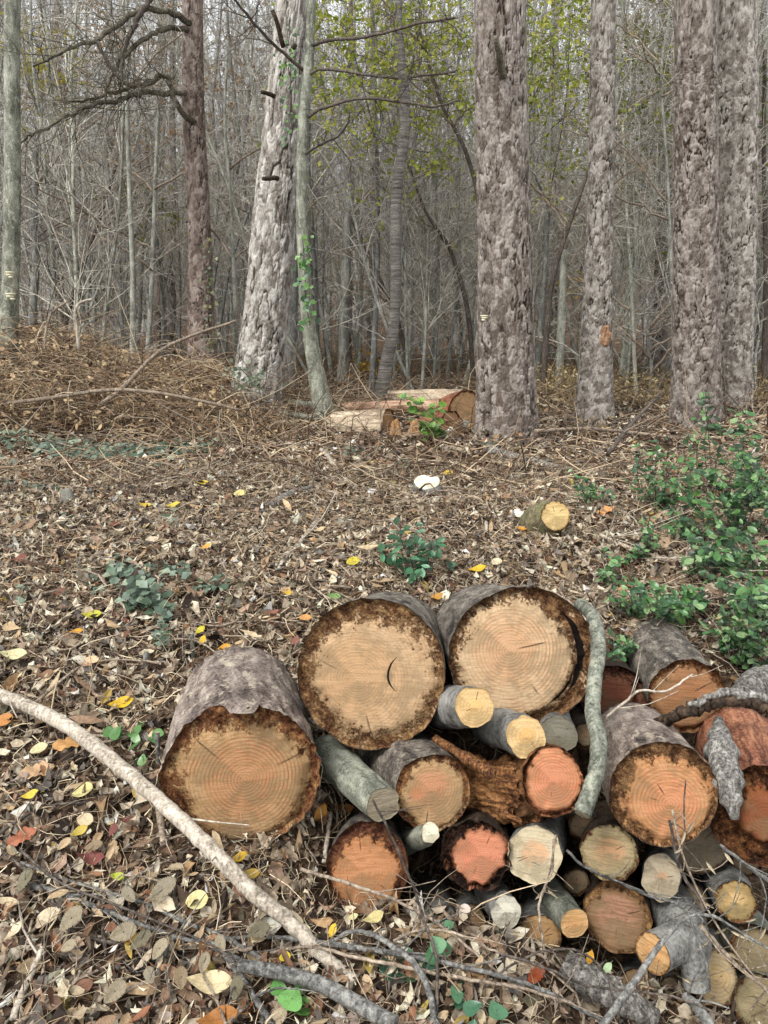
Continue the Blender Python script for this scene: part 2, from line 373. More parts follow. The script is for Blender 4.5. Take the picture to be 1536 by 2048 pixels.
def soil():
    g = NG('forest soil', .95, .1); o = g.coord()
    n1 = g.noise(o, 3, 5, .65); n2 = g.noise(o, 38, 6, .75); n3 = g.vor(o, 30)
    c = g.ramp(g.math('ADD', g.math('MULTIPLY', n2, .7), g.math('MULTIPLY', n1, .3)), [(.36, lin('2b211a')), (.52, lin('5d4b3c')), (.66, lin('9a826a'))])
    c = g.mix(g.step(g.noise(o, .9, 2), .55, .75, 0, .35), c, lin('3b3428'))
    g.color(c); g.bump(g.math('ADD', n2, g.math('MULTIPLY', n3, .6)), .9, .03); return g.m
M['soil'] = soil()

# ---------------------------------------------------------------- the ground
def build_ground():
    Ys = np.concatenate([np.linspace(-7, 0.9, 12)[:-1], 0.9*(170/0.9)**np.linspace(0, 1, 330)])
    u = np.linspace(-1, 1, 281); u = .65*u + .35*u**3
    Wd = 3.2 + .95*np.clip(Ys, 0, None)
    X = u[None]*Wd[:, None]; Yg = np.repeat(Ys[:, None], len(u), 1)
    Z = H(X, Yg)
    V = np.stack([X, Yg, Z], -1).reshape(-1, 3); n, m = X.shape
    i = np.arange(n-1)[:, None]*m; j = np.arange(m-1)[None]
    F = np.stack([i+j, i+j+1, i+m+j+1, i+m+j], -1).reshape(-1, 4)
    return link('ground', mesh_from('ground', V, [F], M['soil']), kind='structure')
ground = build_ground()
# ---------------------------------------------------------------- logs of the pile
UPV = Vector((0, 0, 1))
def frame(p0, zdir):
    z = zdir.normalized(); x = UPV.cross(z)
    if x.length < 1e-3: x = Vector((1, 0, 0))
    x.normalize(); y = z.cross(x)
    return Matrix(((x.x, y.x, z.x, p0.x), (x.y, y.y, z.y, p0.y), (x.z, y.z, z.z, p0.z), (0, 0, 0, 1)))
def pint(tab, th):
    """periodic table of (degrees, value) evaluated at angles th"""
    if not tab: return np.zeros_like(th)
    t = sorted((a % 360, v) for a, v in tab); a = np.array([q[0] for q in t]); v = np.array([q[1] for q in t], float)
    a = np.concatenate([[a[-1]-360], a, [a[0]+360]]); v = np.concatenate([[v[-1]], v, [v[0]]])
    return np.interp(np.degrees(th) % 360, a, v)
NLOG = [0]
def log(name, label, p0, r0, p1, r1, bark, face, n=64, m=18, k=16, irr=.03, rough=.006, rot=None, recess=.012, jag=0.0,
        jagtab=None, sx=1.0, sy=1.0, tilt=(0, 0), dish=0.0, group='logs of the roadside pile', cat='log', facerough=.002, freq=1.3, pithd=(0,0), bulge=None):
    NLOG[0] += 1; sd_ = NLOG[0]*31
    A = P(*p0); B = P(*p1); ra = PR(r0, p0[1], p0[2]); rb = PR(r1, p1[1], p1[2])
    L = (B-A).length; Mx = frame(A, A-B)
    root = empty(name, M=Mx, label=label, cat=cat, group=group)
    th = np.linspace(0, 2*math.pi, n, endpoint=False); c, s = np.cos(th), np.sin(th)
    zs = -L*np.linspace(0, 1, m)**1.25
    Z, TH = np.meshgrid(zs, th, indexing='ij')
    t = -Z/L; rr = ra*(1-t)+rb*t
    cs, sn = np.cos(TH), np.sin(TH)
    lo = fbm(cs*freq+5, sn*freq, Z*2.0, sd_, 3)
    hi = fbm(cs*ra*40, sn*ra*40, Z*14, sd_+3, 3)
    rr = rr*(1+irr*2*lo)+rough*hi
    if bulge is not None: rr = rr*(1+pint(bulge, TH))
    jg = jag*(fbm(c*6, s*6, 0, sd_+9, 3)) + pint(jagtab, th)
    Zb = Z.copy(); fall = np.clip(1-t*6, 0, 1); Zb += jg[None]*fall
    Zb += (math.tan(tilt[0])*rr*cs + math.tan(tilt[1])*rr*sn)*np.clip(1-t*1.5, 0, 1)
    V = np.stack([rr*cs*sx, rr*sn*sy, Zb], -1).reshape(-1, 3)
    i = np.arange(m-1)[:, None]*n; j = np.arange(n)[None]; kk = (j+1) % n
    F = np.stack([i+kk, i+j, i+n+j, i+n+kk], -1).reshape(-1, 4)
    V = np.vstack([V, [0, 0, -L]]); jj = np.arange(n); b = (m-1)*n
    F3 = np.stack([b+(jj+1) % n, b+jj, np.full(n, m*n)], 1)
    link('bark', mesh_from('bark', V, [F3, F], bark), root)
    # cut face
    Rr = rr[0]; fr = np.concatenate([np.linspace(0, .965, k), [.995]])[1:]
    FR, TF = np.meshgrid(fr, th, indexing='ij'); q = FR*Rr[None]
    rt = np.zeros_like(FR)
    if rot is not None:
        wid = pint(rot, TF) if not isinstance(rot, (int, float)) else rot
        wid = wid*(1+.25*fbm(np.cos(TF)*2, np.sin(TF)*2, FR*4, sd_+5, 3))
        wid = .72*wid*(1+.10*fbm(np.cos(TF)*6, np.sin(TF)*6, 0, sd_+6, 2)); rt = sm(FR, 1-wid-.22, 1-wid+.16)*(wid > .01)
    X, Y_ = q*np.cos(TF), q*np.sin(TF)
    d = -recess*sm(rt, .2, .9) - rt*recess*.9*np.clip(fbm(X*45, Y_*45, 0, sd_+1, 4)+.2, -.6, 1.2) + facerough*fbm(X*30, Y_*30, 0, sd_+2, 3) - dish*(1-FR**2)
    d = d - .002
    d += math.tan(tilt[0])*X + math.tan(tilt[1])*Y_
    d[-1] = jg + math.tan(tilt[0])*X[-1] + math.tan(tilt[1])*Y_[-1] - .0005
    V = np.stack([X*sx, Y_*sy, d], -1).reshape(-1, 3); nr = len(fr)
    V = np.vstack([V, [0, 0, float(d[0].mean())]])
    i = np.arange(nr-1)[:, None]*n
    F = np.stack([i+j, i+kk, i+n+kk, i+n+j], -1).reshape(-1, 4)[:, ::-1]
    F3 = np.stack([(jj+1) % n, jj, np.full(n, nr*n)], 1)[:, ::-1]
    RA = np.concatenate([rt.ravel(), [0]])
    face_kw = dict(face); nm = face_kw.pop('nm')
    face_kw['pith'] = (pithd[0]*ra, pithd[1]*ra); face_kw['R0'] = ra
    if 'stain' in face_kw:
        s_ = face_kw['stain']; face_kw['stain'] = (s_[0]*ra, s_[1]*ra, s_[2]*ra, s_[3], s_[4])
    fm = face_mat(nm+' cut wood', **face_kw)
    link('cut_face', mesh_from('cut_face', V, [F3, F], fm, {'rot': ('FLOAT', RA)}), root)
    return root
tan = dict(nm='tan', cin='d9ac74', cout='cfa878', ring=.011, rs=.55, ringdark='8a5a30')
BROWN = ('2a1609', '71401b', 'ad7c44')
L1 = log('log', 'huge rotting log lowest on the left with a bark tongue hanging over its face', (482, 1553, 2.1), 160, (478, 1398, 2.8), 112,
    M['bark_mauve'], dict(nm='left big', cin='c98d58', cout='c49a66', ring=.0105, rs=.75, ringdark='8d4a2a', heart=(.3, .6), rot=BROWN, saw=20, stain=(-.1, -.75, .3, '4a4438', .5)), n=140, m=44, k=34,
    rot=[(0, .24), (40, .3), (70, .42), (88, .55), (105, .45), (130, .25), (160, .24), (200, .34), (225, .2), (270, .08), (310, .12), (335, .2)], recess=.022, pithd=(.05, -.05),
    jagtab=[(60, 0), (76, -.01), (78, .075), (86, .095), (96, .085), (99, .0), (104, -.03), (120, -.015), (150, 0)], jag=.012, sy=.93, irr=.03, rough=.011)
L2 = log('log', 'huge upright facing log top middle of the pile with dark split in its wood', (738, 1350, 2.35), 151, (780, 1290, 2.95), 108,
    M['bark_mauve_dark'], dict(nm='middle big', cin='c99c6a', cout='cda67a', ring=.010, rs=.42, heart=(.3, .7), ringdark='9c6a38', rot=('2c1a0c', '6b4420', 'a98650'), saw=-30, stain=(.27, .0, .1, '6a5a48', .6), mould=.0, arcs=((.52, .02, .27, 120, 240, .011),)), n=140, m=36, k=34,
    rot=[(0, .12), (40, .26), (80, .38), (110, .4), (150, .34), (180, .3), (210, .36), (240, .34), (270, .26), (300, .24), (330, .16)], recess=.014, pithd=(-.15, -.08), jag=.006, irr=.035)
L3 = log('log', 'huge log top of the pile with bright ringed heart and cracked rotten right rim', (1045, 1314, 2.4), 153, (978, 1262, 2.95), 108,
    M['bark_mauve_dark'], dict(nm='right big', cin='dba674', cout='dcb98c', ring=.011, rs=.6, heart=(.2, .6), ringdark='a05a30', rot=('261408', '64401f', 'a07848'), saw=-15, arcs=((0, 0, .8, -45, 52, .045), (.1, -.05, .62, -70, -12, .022))), n=140, m=36, k=34,
    rot=[(0, .42), (30, .48), (60, .45), (90, .26), (120, .2), (150, .22), (180, .16), (220, .12), (270, .16), (300, .24), (330, .36)], recess=.024, pithd=(-.17, .08), jag=.012, sy=.9)
L4 = log('log', 'grey barked log upper right beside the green shrub lying furthest back', (1374, 1392, 2.5), 74, (1306, 1300, 3.1), 66,
    M['bark_mauve_dark'], dict(nm='upper right', cin='b57848', cout='ae7a4c', ring=.009, rs=.4, rot=BROWN, saw=15, sawn=.9), rot=[(0, .1), (60, .3), (120, .3), (200, .12)], recess=.02, jag=.01, n=80)
L5 = log('log', 'dark reddish log end tucked between the green grey pole and the upper right log', (1228, 1398, 2.62), 66, (1200, 1350, 3.1), 56,
    M['bark_black'], dict(nm='dark red', cin='8a4a2e', cout='7a4a30', ring=.008, rs=.4, rot=('1c0f0a', '58301c', '8a5a3a')), rot=.45, recess=.02, n=64)
L6 = log('log', 'large log on the right with a thick rotten rim and orange heart', (1325, 1586, 1.95), 106, (1262, 1488, 2.45), 84,
    M['bark_mauve'], dict(nm='right orange', cin='d88c58', cout='cc935c', ring=.0095, rs=.7, heart=(.35, .65), ringdark='9a4a28', rot=('2a190c', '65411f', 'a37c4a')), n=110, m=22, k=30,
    rot=[(0, .1), (40, .3), (70, .44), (110, .5), (150, .46), (200, .42), (240, .3), (270, .12), (320, .05)], recess=.016, pithd=(.15, -.2), jag=.008, sy=.98)
L7 = log('log', 'rust brown rotten log cut by the right edge of the photograph', (1530, 1632, 1.93), 104, (1478, 1500, 2.45), 84,
    M['bark_redlog'], dict(nm='far right', cin='8e4a24', cout='9a5e30', ring=.010, rs=.4, rot=('180c06', '58300f', '94642c')), n=96, rot=.62, recess=.03, jag=.02, irr=.05)
L8 = log('log', 'ringed log below the big middle log with mossy brown rim', (866, 1587, 2.08), 78, (786, 1500, 2.6), 70,
    M['bark_mauve_dark'], dict(nm='middle mid', cin='cf8a5c', cout='c19a68', ring=.0085, rs=.5, heart=(.3, .65), ringdark='9c5a34', rot=BROWN, stain=(-.45, .1, .28, 'b06a48', .35)), n=96, k=26,
    rot=[(0, .12), (45, .22), (90, .24), (140, .3), (200, .26), (270, .05), (330, .05)], recess=.012, pithd=(-.05, .1), jag=.006)
L9 = log('log', 'splintered rotten log with a bright red orange ringed end beside the green grey pole', (1106, 1562, 2.02), 62, (1052, 1545, 2.55), 60,
    M['splinter'], dict(nm='red orange', cin='cf8458', cout='cf8a5a', ring=.0075, rs=.75, ringdark='b04c2c', rot=('1f110a', '5a3018', '96602f')), n=96, m=40, k=24, irr=.035, rough=.007,
    rot=[(0, .02), (90, .02), (150, .14), (180, .2), (230, .12), (270, .2), (300, .1)], recess=.03, jag=.02, sy=1.12)
log('split_log', 'splintered honey brown half log left of the red orange end', (1072, 1592, 2.1), 50, (925, 1568, 2.3), 58, M['splinter'], dict(nm='splinter end', cin='8a5a30', cout='7a5230', ring=.01, rs=.3), n=90, m=70, k=10, irr=.14, rough=.05, freq=2.5, rot=.3, recess=.03, jag=.04)
L10 = log('log', 'brown rotted log at the lower left corner of the pile', (735, 1735, 1.98), 81, (745, 1680, 2.5), 68,
    M['bark_mauve_dark'], dict(nm='lower left', cin='c98550', cout='bd7c48', ring=.008, rs=.55, heart=(.3, .7), rot=('26130b', '5c301a', '8a5a34'), saw=60), n=96, k=26,
    rot=[(0, .2), (30, .42), (60, .5), (100, .5), (140, .4), (180, .2), (230, .1), (290, .12), (330, .2)], recess=.016, pithd=(-.15, -.1), sy=1.08)
L11 = log('log', 'jagged salmon red log end with black charred looking rim', (950, 1712, 1.98), 68, (965, 1650, 2.45), 60,
    M['bark_black'], dict(nm='salmon', cin='d08058', cout='ca845c', ring=.0065, rs=.8, ringdark='b24a30', rot=('0d0907', '2b1c14', '6a4632')), n=110, k=26, irr=.06, rough=.014, freq=2.2,
    rot=[(0, .14), (20, .06), (60, .22), (110, .42), (150, .46), (190, .4), (230, .34), (260, .2), (290, .14), (315, .3), (340, .16)], recess=.03, pithd=(.2, .05), jag=.025)
L12 = log('log', 'clean pale log end with an orange centre patch and dead leaves on it', (1068, 1709, 1.97), 54, (1090, 1655, 2.45), 48,
    M['bark_grey'], dict(nm='pale patch', cin='d8a070', cout='cbbb98', ring=.009, rs=.25, heart=(.35, .6), ringdark='b4865a', saw=10), n=64, sx=.98)
L13 = log('log', 'olive tan log end with slanted saw marks in the middle row', (1218, 1705, 1.97), 55, (1225, 1650, 2.45), 50,
    M['bark_black'], dict(nm='olive tan', cin='c08a5a', cout='a8946a', ring=.010, rs=.3, heart=(.3, .7), sawn=1.0, saw=-35), rot=.07, n=72)
L14 = log('log', 'dull grey broken log end under the large orange hearted log', (1398, 1686, 2.06), 60, (1370, 1630, 2.5), 52,
    M['bark_grey'], dict(nm='dull grey', cin='8d7a62', cout='857661', ring=.012, rs=.3, mould=.3, crack=.5), n=72, irr=.06, freq=2.5, rot=.05)
L15 = log('log', 'small blotchy cream log end beside the forked log', (1323, 1754, 1.95), 38, (1330, 1700, 2.35), 36,
    M['bark_grey'], dict(nm='blotchy cream', cin='b98a60', cout='b5a488', ring=.010, rs=.2, mould=.55, heart=(.1, .4)), n=56, sy=1.16)
L16 = log('log', 'yellowish log end in a dark gap at the right of the pile', (1471, 1803, 1.9), 40, (1436, 1735, 2.3), 40,
    M['bark_grey'], dict(nm='yellowish', cin='d6ac68', cout='a98a50', ring=.012, rs=.5, heart=(.3, .6), mould=.35), n=64, rot=.12, recess=.004)
L17 = log('log', 'straw brown log end at the bottom left behind ivy leaves', (889, 1878, 1.9), 41, (862, 1800, 2.3), 40,
    M['bark_grey'], dict(nm='straw brown', cin='c8955c', cout='b58850', ring=.007, rs=.6, sawn=.8, saw=5), n=64, sy=1.1, rot=.06)
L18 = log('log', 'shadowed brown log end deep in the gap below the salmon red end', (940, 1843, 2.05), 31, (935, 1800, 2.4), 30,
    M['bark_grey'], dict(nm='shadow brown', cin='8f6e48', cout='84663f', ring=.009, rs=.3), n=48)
L19 = log('log', 'pale log end split by radial cracks at the bottom of the pile', (1014, 1940, 1.84), 44, (1000, 1870, 2.25), 42,
    M['bark_green'], dict(nm='cracked pale', cin='d6c4a0', cout='d2b88c', ring=.010, rs=.3, crack=.95, saw=25), n=64, sy=1.22)
L20 = log('log', 'ochre log end with a stub twig above it in the bottom row', (1079, 1874, 1.92), 41, (1075, 1810, 2.3), 40,
    M['bark_grey'], dict(nm='ochre', cin='b98950', cout='b08650', ring=.014, rs=.15), n=56, rot=.05, sy=1.05)
L21 = log('log', 'broad pinkish brown weathered log end in the bottom rows', (1235, 1833, 1.93), 68, (1235, 1775, 2.35), 60,
    M['bark_black'], dict(nm='pinkish', cin='b07a5c', cout='96704a', ring=.02, rs=.25, rot=('2c1a0d', '7a5224', 'b88d50'), sawn=.8, saw=85), n=80,
    rot=[(0, .2), (60, .35), (90, .35), (120, .35), (180, .12), (270, .05)], recess=.01)
L22 = log('log', 'cream ringed log end below the forked log', (1432, 1958, 1.86), 40, (1400, 1890, 2.25), 40,
    M['bark_grey'], dict(nm='cream ring', cin='d6b070', cout='cbb184', ring=.009, rs=.6, heart=(.4, .8), ringdark='8a6034'), n=64, sy=1.3, rot=.06)
L23 = log('log', 'dim olive brown log at the right edge above the bottom corner', (1512, 1905, 1.88), 50, (1480, 1850, 2.3), 48,
    M['bark_green'], dict(nm='dim olive', cin='8c7a58', cout='857250', ring=.009, rs=.5), n=56, rot=.2)
L24 = log('log', 'greyish yellow log in the bottom right corner', (1522, 2008, 1.8), 54, (1500, 1950, 2.2), 50,
    M['bark_green'], dict(nm='corner', cin='a8946a', cout='94825e', ring=.010, rs=.4), n=56, rot=.12)
L25 = log('log', 'dull brown log end hidden behind the slanting grey stick', (1275, 1978, 1.9), 37, (1275, 1930, 2.3), 36,
    M['bark_grey'], dict(nm='dull brown', cin='94704c', cout='8a6c4a', ring=.009, rs=.4), n=48, rot=.1)
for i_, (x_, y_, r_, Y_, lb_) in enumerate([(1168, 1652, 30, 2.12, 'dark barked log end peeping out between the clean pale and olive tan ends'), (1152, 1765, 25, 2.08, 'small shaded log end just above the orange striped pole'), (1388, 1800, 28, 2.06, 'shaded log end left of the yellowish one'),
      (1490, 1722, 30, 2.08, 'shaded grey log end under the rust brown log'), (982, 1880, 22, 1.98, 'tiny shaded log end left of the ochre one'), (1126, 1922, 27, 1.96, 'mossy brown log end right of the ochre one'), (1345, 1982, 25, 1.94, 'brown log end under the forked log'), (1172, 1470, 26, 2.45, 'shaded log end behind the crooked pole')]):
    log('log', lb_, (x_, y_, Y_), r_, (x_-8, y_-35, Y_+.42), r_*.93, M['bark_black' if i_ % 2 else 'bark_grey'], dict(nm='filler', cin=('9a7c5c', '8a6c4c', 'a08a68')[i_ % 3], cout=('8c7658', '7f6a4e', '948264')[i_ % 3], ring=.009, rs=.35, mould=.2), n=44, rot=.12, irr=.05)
# smaller round poles in the pile
S1 = log('round_pole', 'thick grey pole with split yellow end under the big right log', (949, 1414, 2.12), 40, (885, 1412, 2.55), 44,
    M['bark_grey'], dict(nm='yellow split', cin='e8b868', cout='dfb878', ring=.0085, rs=.5, heart=(.3, .5), ringdark='b87c3c'), n=64, jagtab=[(320, 0), (335, -.03), (355, -.03), (10, 0)], group='poles stacked among the logs', cat='pole')
S2 = log('round_pole', 'grey pole with clean yellow ringed end right of the split one', (1052, 1473, 2.1), 41, (978, 1445, 2.5), 40,
    M['bark_grey'], dict(nm='yellow ring', cin='e6b25e', cout='e3bf80', ring=.0105, rs=.55, heart=(.35, .5), ringdark='bb7c36'), n=64, group='poles stacked among the logs', cat='pole')
S3 = log('round_pole', 'dull grey pole end just right of the yellow ringed ones', (1116, 1470, 2.3), 38, (1100, 1430, 2.7), 36,
    M['bark_grey'], dict(nm='dull grey pole', cin='8c8676', cout='85806f', ring=.012, rs=.15, mould=.2), n=56, group='poles stacked among the logs', cat='pole')
S4 = log('round_pole', 'grey green pole pointing down right beside the huge left log', (766, 1610, 1.98), 35, (652, 1505, 2.5), 37,
    M['bark_green'], dict(nm='grey brown pole', cin='a08f78', cout='978972', ring=.006, rs=.3, sawn=1.0, saw=70), n=56, group='poles stacked among the logs', cat='pole')
S5 = log('round_pole', 'short thin pole with a white cut end', (862, 1666, 1.93), 19, (806, 1690, 2.25), 24,
    M['bark_green'], dict(nm='white end', cin='e2d8bc', cout='ddd2b6', ring=.02, rs=.1), n=40, group='poles stacked among the logs', cat='pole')
S6 = log('round_pole', 'thin pole with a mould speckled white end', (1011, 1823, 1.88), 29, (975, 1775, 2.3), 30,
    M['bark_grey'], dict(nm='speckled', cin='d2cbb8', cout='bdb7a6', ring=.02, rs=.1, mould=.75), n=48, sy=1.1, group='poles stacked among the logs', cat='pole')
S7 = log('round_pole', 'grey pole slanting down right with an orange striped oblique cut', (1149, 1847, 1.86), 29, (1085, 1765, 2.25), 31,
    M['bark_green'], dict(nm='orange stripe', cin='dda05c', cout='e0b070', ring=.0065, rs=.7, sawn=1.0, saw=70, ringdark='b06c34'), n=56, group='poles stacked among the logs', cat='pole', tilt=(-.2, .1))
# forked log: one thing with two cut arms
def polypipe(pts, radii, n=10):
    W = np.array([list(P(*p)) for p in pts]); rr = np.array([PR(r, p[1], p[2]) for r, p in zip(radii, pts)])
    q = crom(np.column_stack([W, rr]), n); return q[:, :3], q[:, 3]
fk = empty('forked_log', P(1370, 1860, 1.85), label='smooth grey forked log whose left arm ends in a bright orange cut', cat='log', group='logs of the roadside pile')
def child_world(name, me, root): 
    o = link(name, me, root); o.matrix_parent_inverse = Matrix.Translation(root.location).inverted(); return o
mb = MB(); q, r = polypipe([(1315, 1760, 2.3), (1350, 1825, 2.0), (1378, 1885, 1.84), (1388, 1930, 1.79), (1394, 1975, 1.77)], [38, 46, 44, 28, 26], 26)
tube(mb, q, r, 28, False); child_world('trunk', mb.mesh('trunk', M['bark_grey']), fk); endA = (q[-1], q[-1]-q[-2], r[-1])
mb = MB(); q, r = polypipe([(1385, 1862, 1.9), (1355, 1882, 1.83), (1330, 1895, 1.79), (1306, 1907, 1.76)], [32, 38, 38, 40], 18)
tube(mb, q, r, 28, False); child_world('arm', mb.mesh('arm', M['bark_grey']), fk); endB = (q[-1], q[-1]-q[-2], r[-1])
def end_disc(e, root, mat, name='cut_face', off=.001, n=28, k=6):
    c0, d0, r0 = e; d0 = Vector(d0).normalized(); Mx = frame(Vector(c0)+d0*off, d0)
    th = np.linspace(0, 2*math.pi, n, endpoint=False); fr = np.linspace(0, 1, k+1)[1:]
    FR, TH = np.meshgrid(fr, th, indexing='ij'); X, Y_ = FR*r0*np.cos(TH), FR*r0*np.sin(TH)
    Z = .0015*fbm(X*60, Y_*60, 0, 4)*(FR < .99)
    V = np.vstack([np.stack([X, Y_, Z], -1).reshape(-1, 3), [0, 0, 0]])
    j = np.arange(n)[None]; kk = (j+1) % n; i = np.arange(k-1)[:, None]*n; jj = np.arange(n)
    F = np.stack([i+j, i+kk, i+n+kk, i+n+j], -1).reshape(-1, 4)[:, ::-1]; F3 = np.stack([jj, (jj+1) % n, np.full(n, k*n)], 1)
    rt = np.concatenate([sm(FR, .93, 1).ravel()*.8, [0]])
    o = link(name, mesh_from(name, V, [F3, F], mat, {'rot': ('FLOAT', rt)}), root)
    o.matrix_world = Mx if root is None else root.matrix_basis.inverted() @ Mx
    return o
end_disc(endB, fk, face_mat('orange fork cut wood', 'e2a25c', 'e0ac6c', ring=.008, rs=.5, R0=.05, sawn=1.2, saw=-30, rot=BROWN))
end_disc(endA, fk, face_mat('brown fork cut wood', '98683c', '8f653c', ring=.008, rs=.4, R0=.03, sawn=1))

# long things: branches, sticks, poles drawn by their path
def branch(name, label, pts, radii, mat, ns=8, n=None, lift=.02, cat='branch', group='fallen branches and sticks', jit=.0, twigs=0, tl=.12, ends=None, noise=.06):
    W = []; rr = []
    for i, p in enumerate(pts):
        r_ = radii if isinstance(radii, (int, float)) else np.interp(i/(len(pts)-1), np.linspace(0, 1, len(radii)), radii)
        if len(p) == 3: w_ = P(*p); rr.append(PR(r_, p[1], p[2]))
        else:
            w_ = PG(p[0], p[1], lift); rr.append(PR(r_, p[1], w_.y))
        W.append(list(w_))
    n = n or 5*len(pts)
    q = crom(np.column_stack([np.array(W), rr]), n)
    q[:, :3] += jit*(rng.random((n, 3))-.5); q[:, 3] *= 1+noise*(rng.random(n)-.5)*2
    root = empty(name, Vector(q[0, :3]), label=label, cat=cat, group=group)
    mb = MB(); tube(mb, q[:, :3], q[:, 3], ns); child_world('stem', mb.mesh('stem', mat), root)
    if ends: end_disc((q[-1, :3], q[-1, :3]-q[-3, :3], q[-1, 3]), root, ends, off=.0015, n=20, k=3)
    if twigs:
        mb = MB()
        for i in range(twigs):
            k_ = R.randrange(1, n-1); d = q[min(k_+1, n-1), :3]-q[k_-1, :3]; d /= np.linalg.norm(d)+1e-9
            e = rng.normal(size=3); e[2] = abs(e[2])*.6; e -= d*e.dot(d)*.3; e /= np.linalg.norm(e); dr = d*.7+e*.8
            L_ = tl*(.4+R.random()); a = q[k_, :3]; cpt = a+dr*L_*.5+rng.normal(size=3)*L_*.06
            p3 = a+dr*L_+rng.normal(size=3)*L_*.12; r0_ = min(q[k_, 3]*.5, .004)
            tube(mb, crom([a, cpt, p3], 5), np.linspace(r0_, r0_*.4, 5), 4, False)
        child_world('side_twigs', mb.mesh('side_twigs', mat), root)['kind'] = 'stuff'
    return root, q
FM_G = face_mat('grey pole cut wood', 'a69a80', '9a9078', ring=.009, rs=.3, R0=.03)
branch('crooked_pole', 'long crooked green grey pole leaning down over the right side of the pile',
    [(1160, 1208, 2.62), (1185, 1232, 2.5), (1197, 1290, 2.36), (1188, 1370, 2.22), (1186, 1430, 2.12), (1197, 1475, 2.03), (1194, 1540, 1.95), (1180, 1585, 1.91), (1164, 1628, 1.87)],
    [12, 14, 15, 15, 16, 17, 17, 17, 18], M['bark_green'], 20, 90, cat='pole', group='poles stacked among the logs', ends=FM_G, noise=.03, jit=.002)
branch('peeled_branch', 'long pale peeled branch curving across the lower left leaves', [(-60, 1372, 2.62), (20, 1398, 2.53), (130, 1450, 2.38), (230, 1526, 2.2), (330, 1610, 2.02), (420, 1698, 1.9), (500, 1780, 1.83), (580, 1845, 1.79), (650, 1915, 1.74), (710, 1965, 1.68)],
    [12, 13, 14, 15, 15, 16, 16, 15, 15, 14], M['bark_pale'], 16, 90, lift=.055, noise=.05, jit=.004, twigs=3)
branch('grey_pole', 'dark slate grey branch at the bottom edge with a broken pale stub end', [(478, 1930), (560, 1945), (640, 1968), (710, 2005), (790, 2050)], [12, 14, 15, 16, 17], M['bark_blue'], 14, 40, lift=.09, noise=.03)
branch('weathered_pole', 'flat weathered grey pole lying at the foot of the pile', [(1130, 1925, 1.78), (1180, 1960, 1.74), (1240, 1995, 1.71), (1310, 2040, 1.68)], [26, 30, 28, 22], M['weather'], 14, 24, noise=.08)
branch('bark_slab', 'weathered silver and brown splintered slab standing between two right hand logs', [(1437, 1440, 2.22), (1442, 1500, 2.05), (1455, 1565, 1.96), (1470, 1640, 1.9)], [10, 30, 32, 8], M['weather'], 9, 20, noise=.18, cat='wood slab')
branch('wood_plank', 'rough plank wedged under the yellow ended poles', [(872, 1478, 2.3), (930, 1515, 2.12), (984, 1548, 2.0)], [9, 11, 12], M['splinter'], 5, 16, noise=.2, cat='plank')
branch('driftwood_branch', 'dark twisted dead branch lying over the upper right logs', [(1310, 1445, 2.25), (1360, 1428, 2.2), (1420, 1405, 2.2), (1480, 1402, 2.2), (1545, 1420, 2.15)], [6, 13, 15, 12, 8], M['bark_black'], 9, 40, jit=.012, noise=.3)
branch('driftwood_branch', 'silvery split dead wood on top of the dark twisted branch', [(1380, 1410, 2.18), (1440, 1385, 2.2), (1500, 1392, 2.2), (1560, 1400, 2.2)], [5, 9, 10, 9], M['weather'], 8, 30, jit=.01, noise=.3)
branch('weathered_log', 'rough grey log leaving the frame beside the twisted dead branch', [(1480, 1395, 2.6), (1520, 1370, 2.7), (1590, 1360, 2.8)], [24, 34, 36], M['weather'], 14, 20, noise=.1, cat='log')
branch('leaning_stick', 'straight slate grey stick slanting in front of the bottom logs', [(1361, 1840, 1.68), (1314, 1897, 1.64), (1279, 1949, 1.6), (1244, 1998, 1.57), (1195, 2066, 1.52)], [5, 6, 7, 8, 8], M['bark_blue'], 10, 20, noise=.03)
branch('leaning_stick', 'thick grey stick at bottom right below the cream ringed end', [(1370, 1992, 1.66), (1395, 2015, 1.62), (1425, 2060, 1.58)], [9, 11, 12], M['bark_grey'], 10, 12, twigs=4)
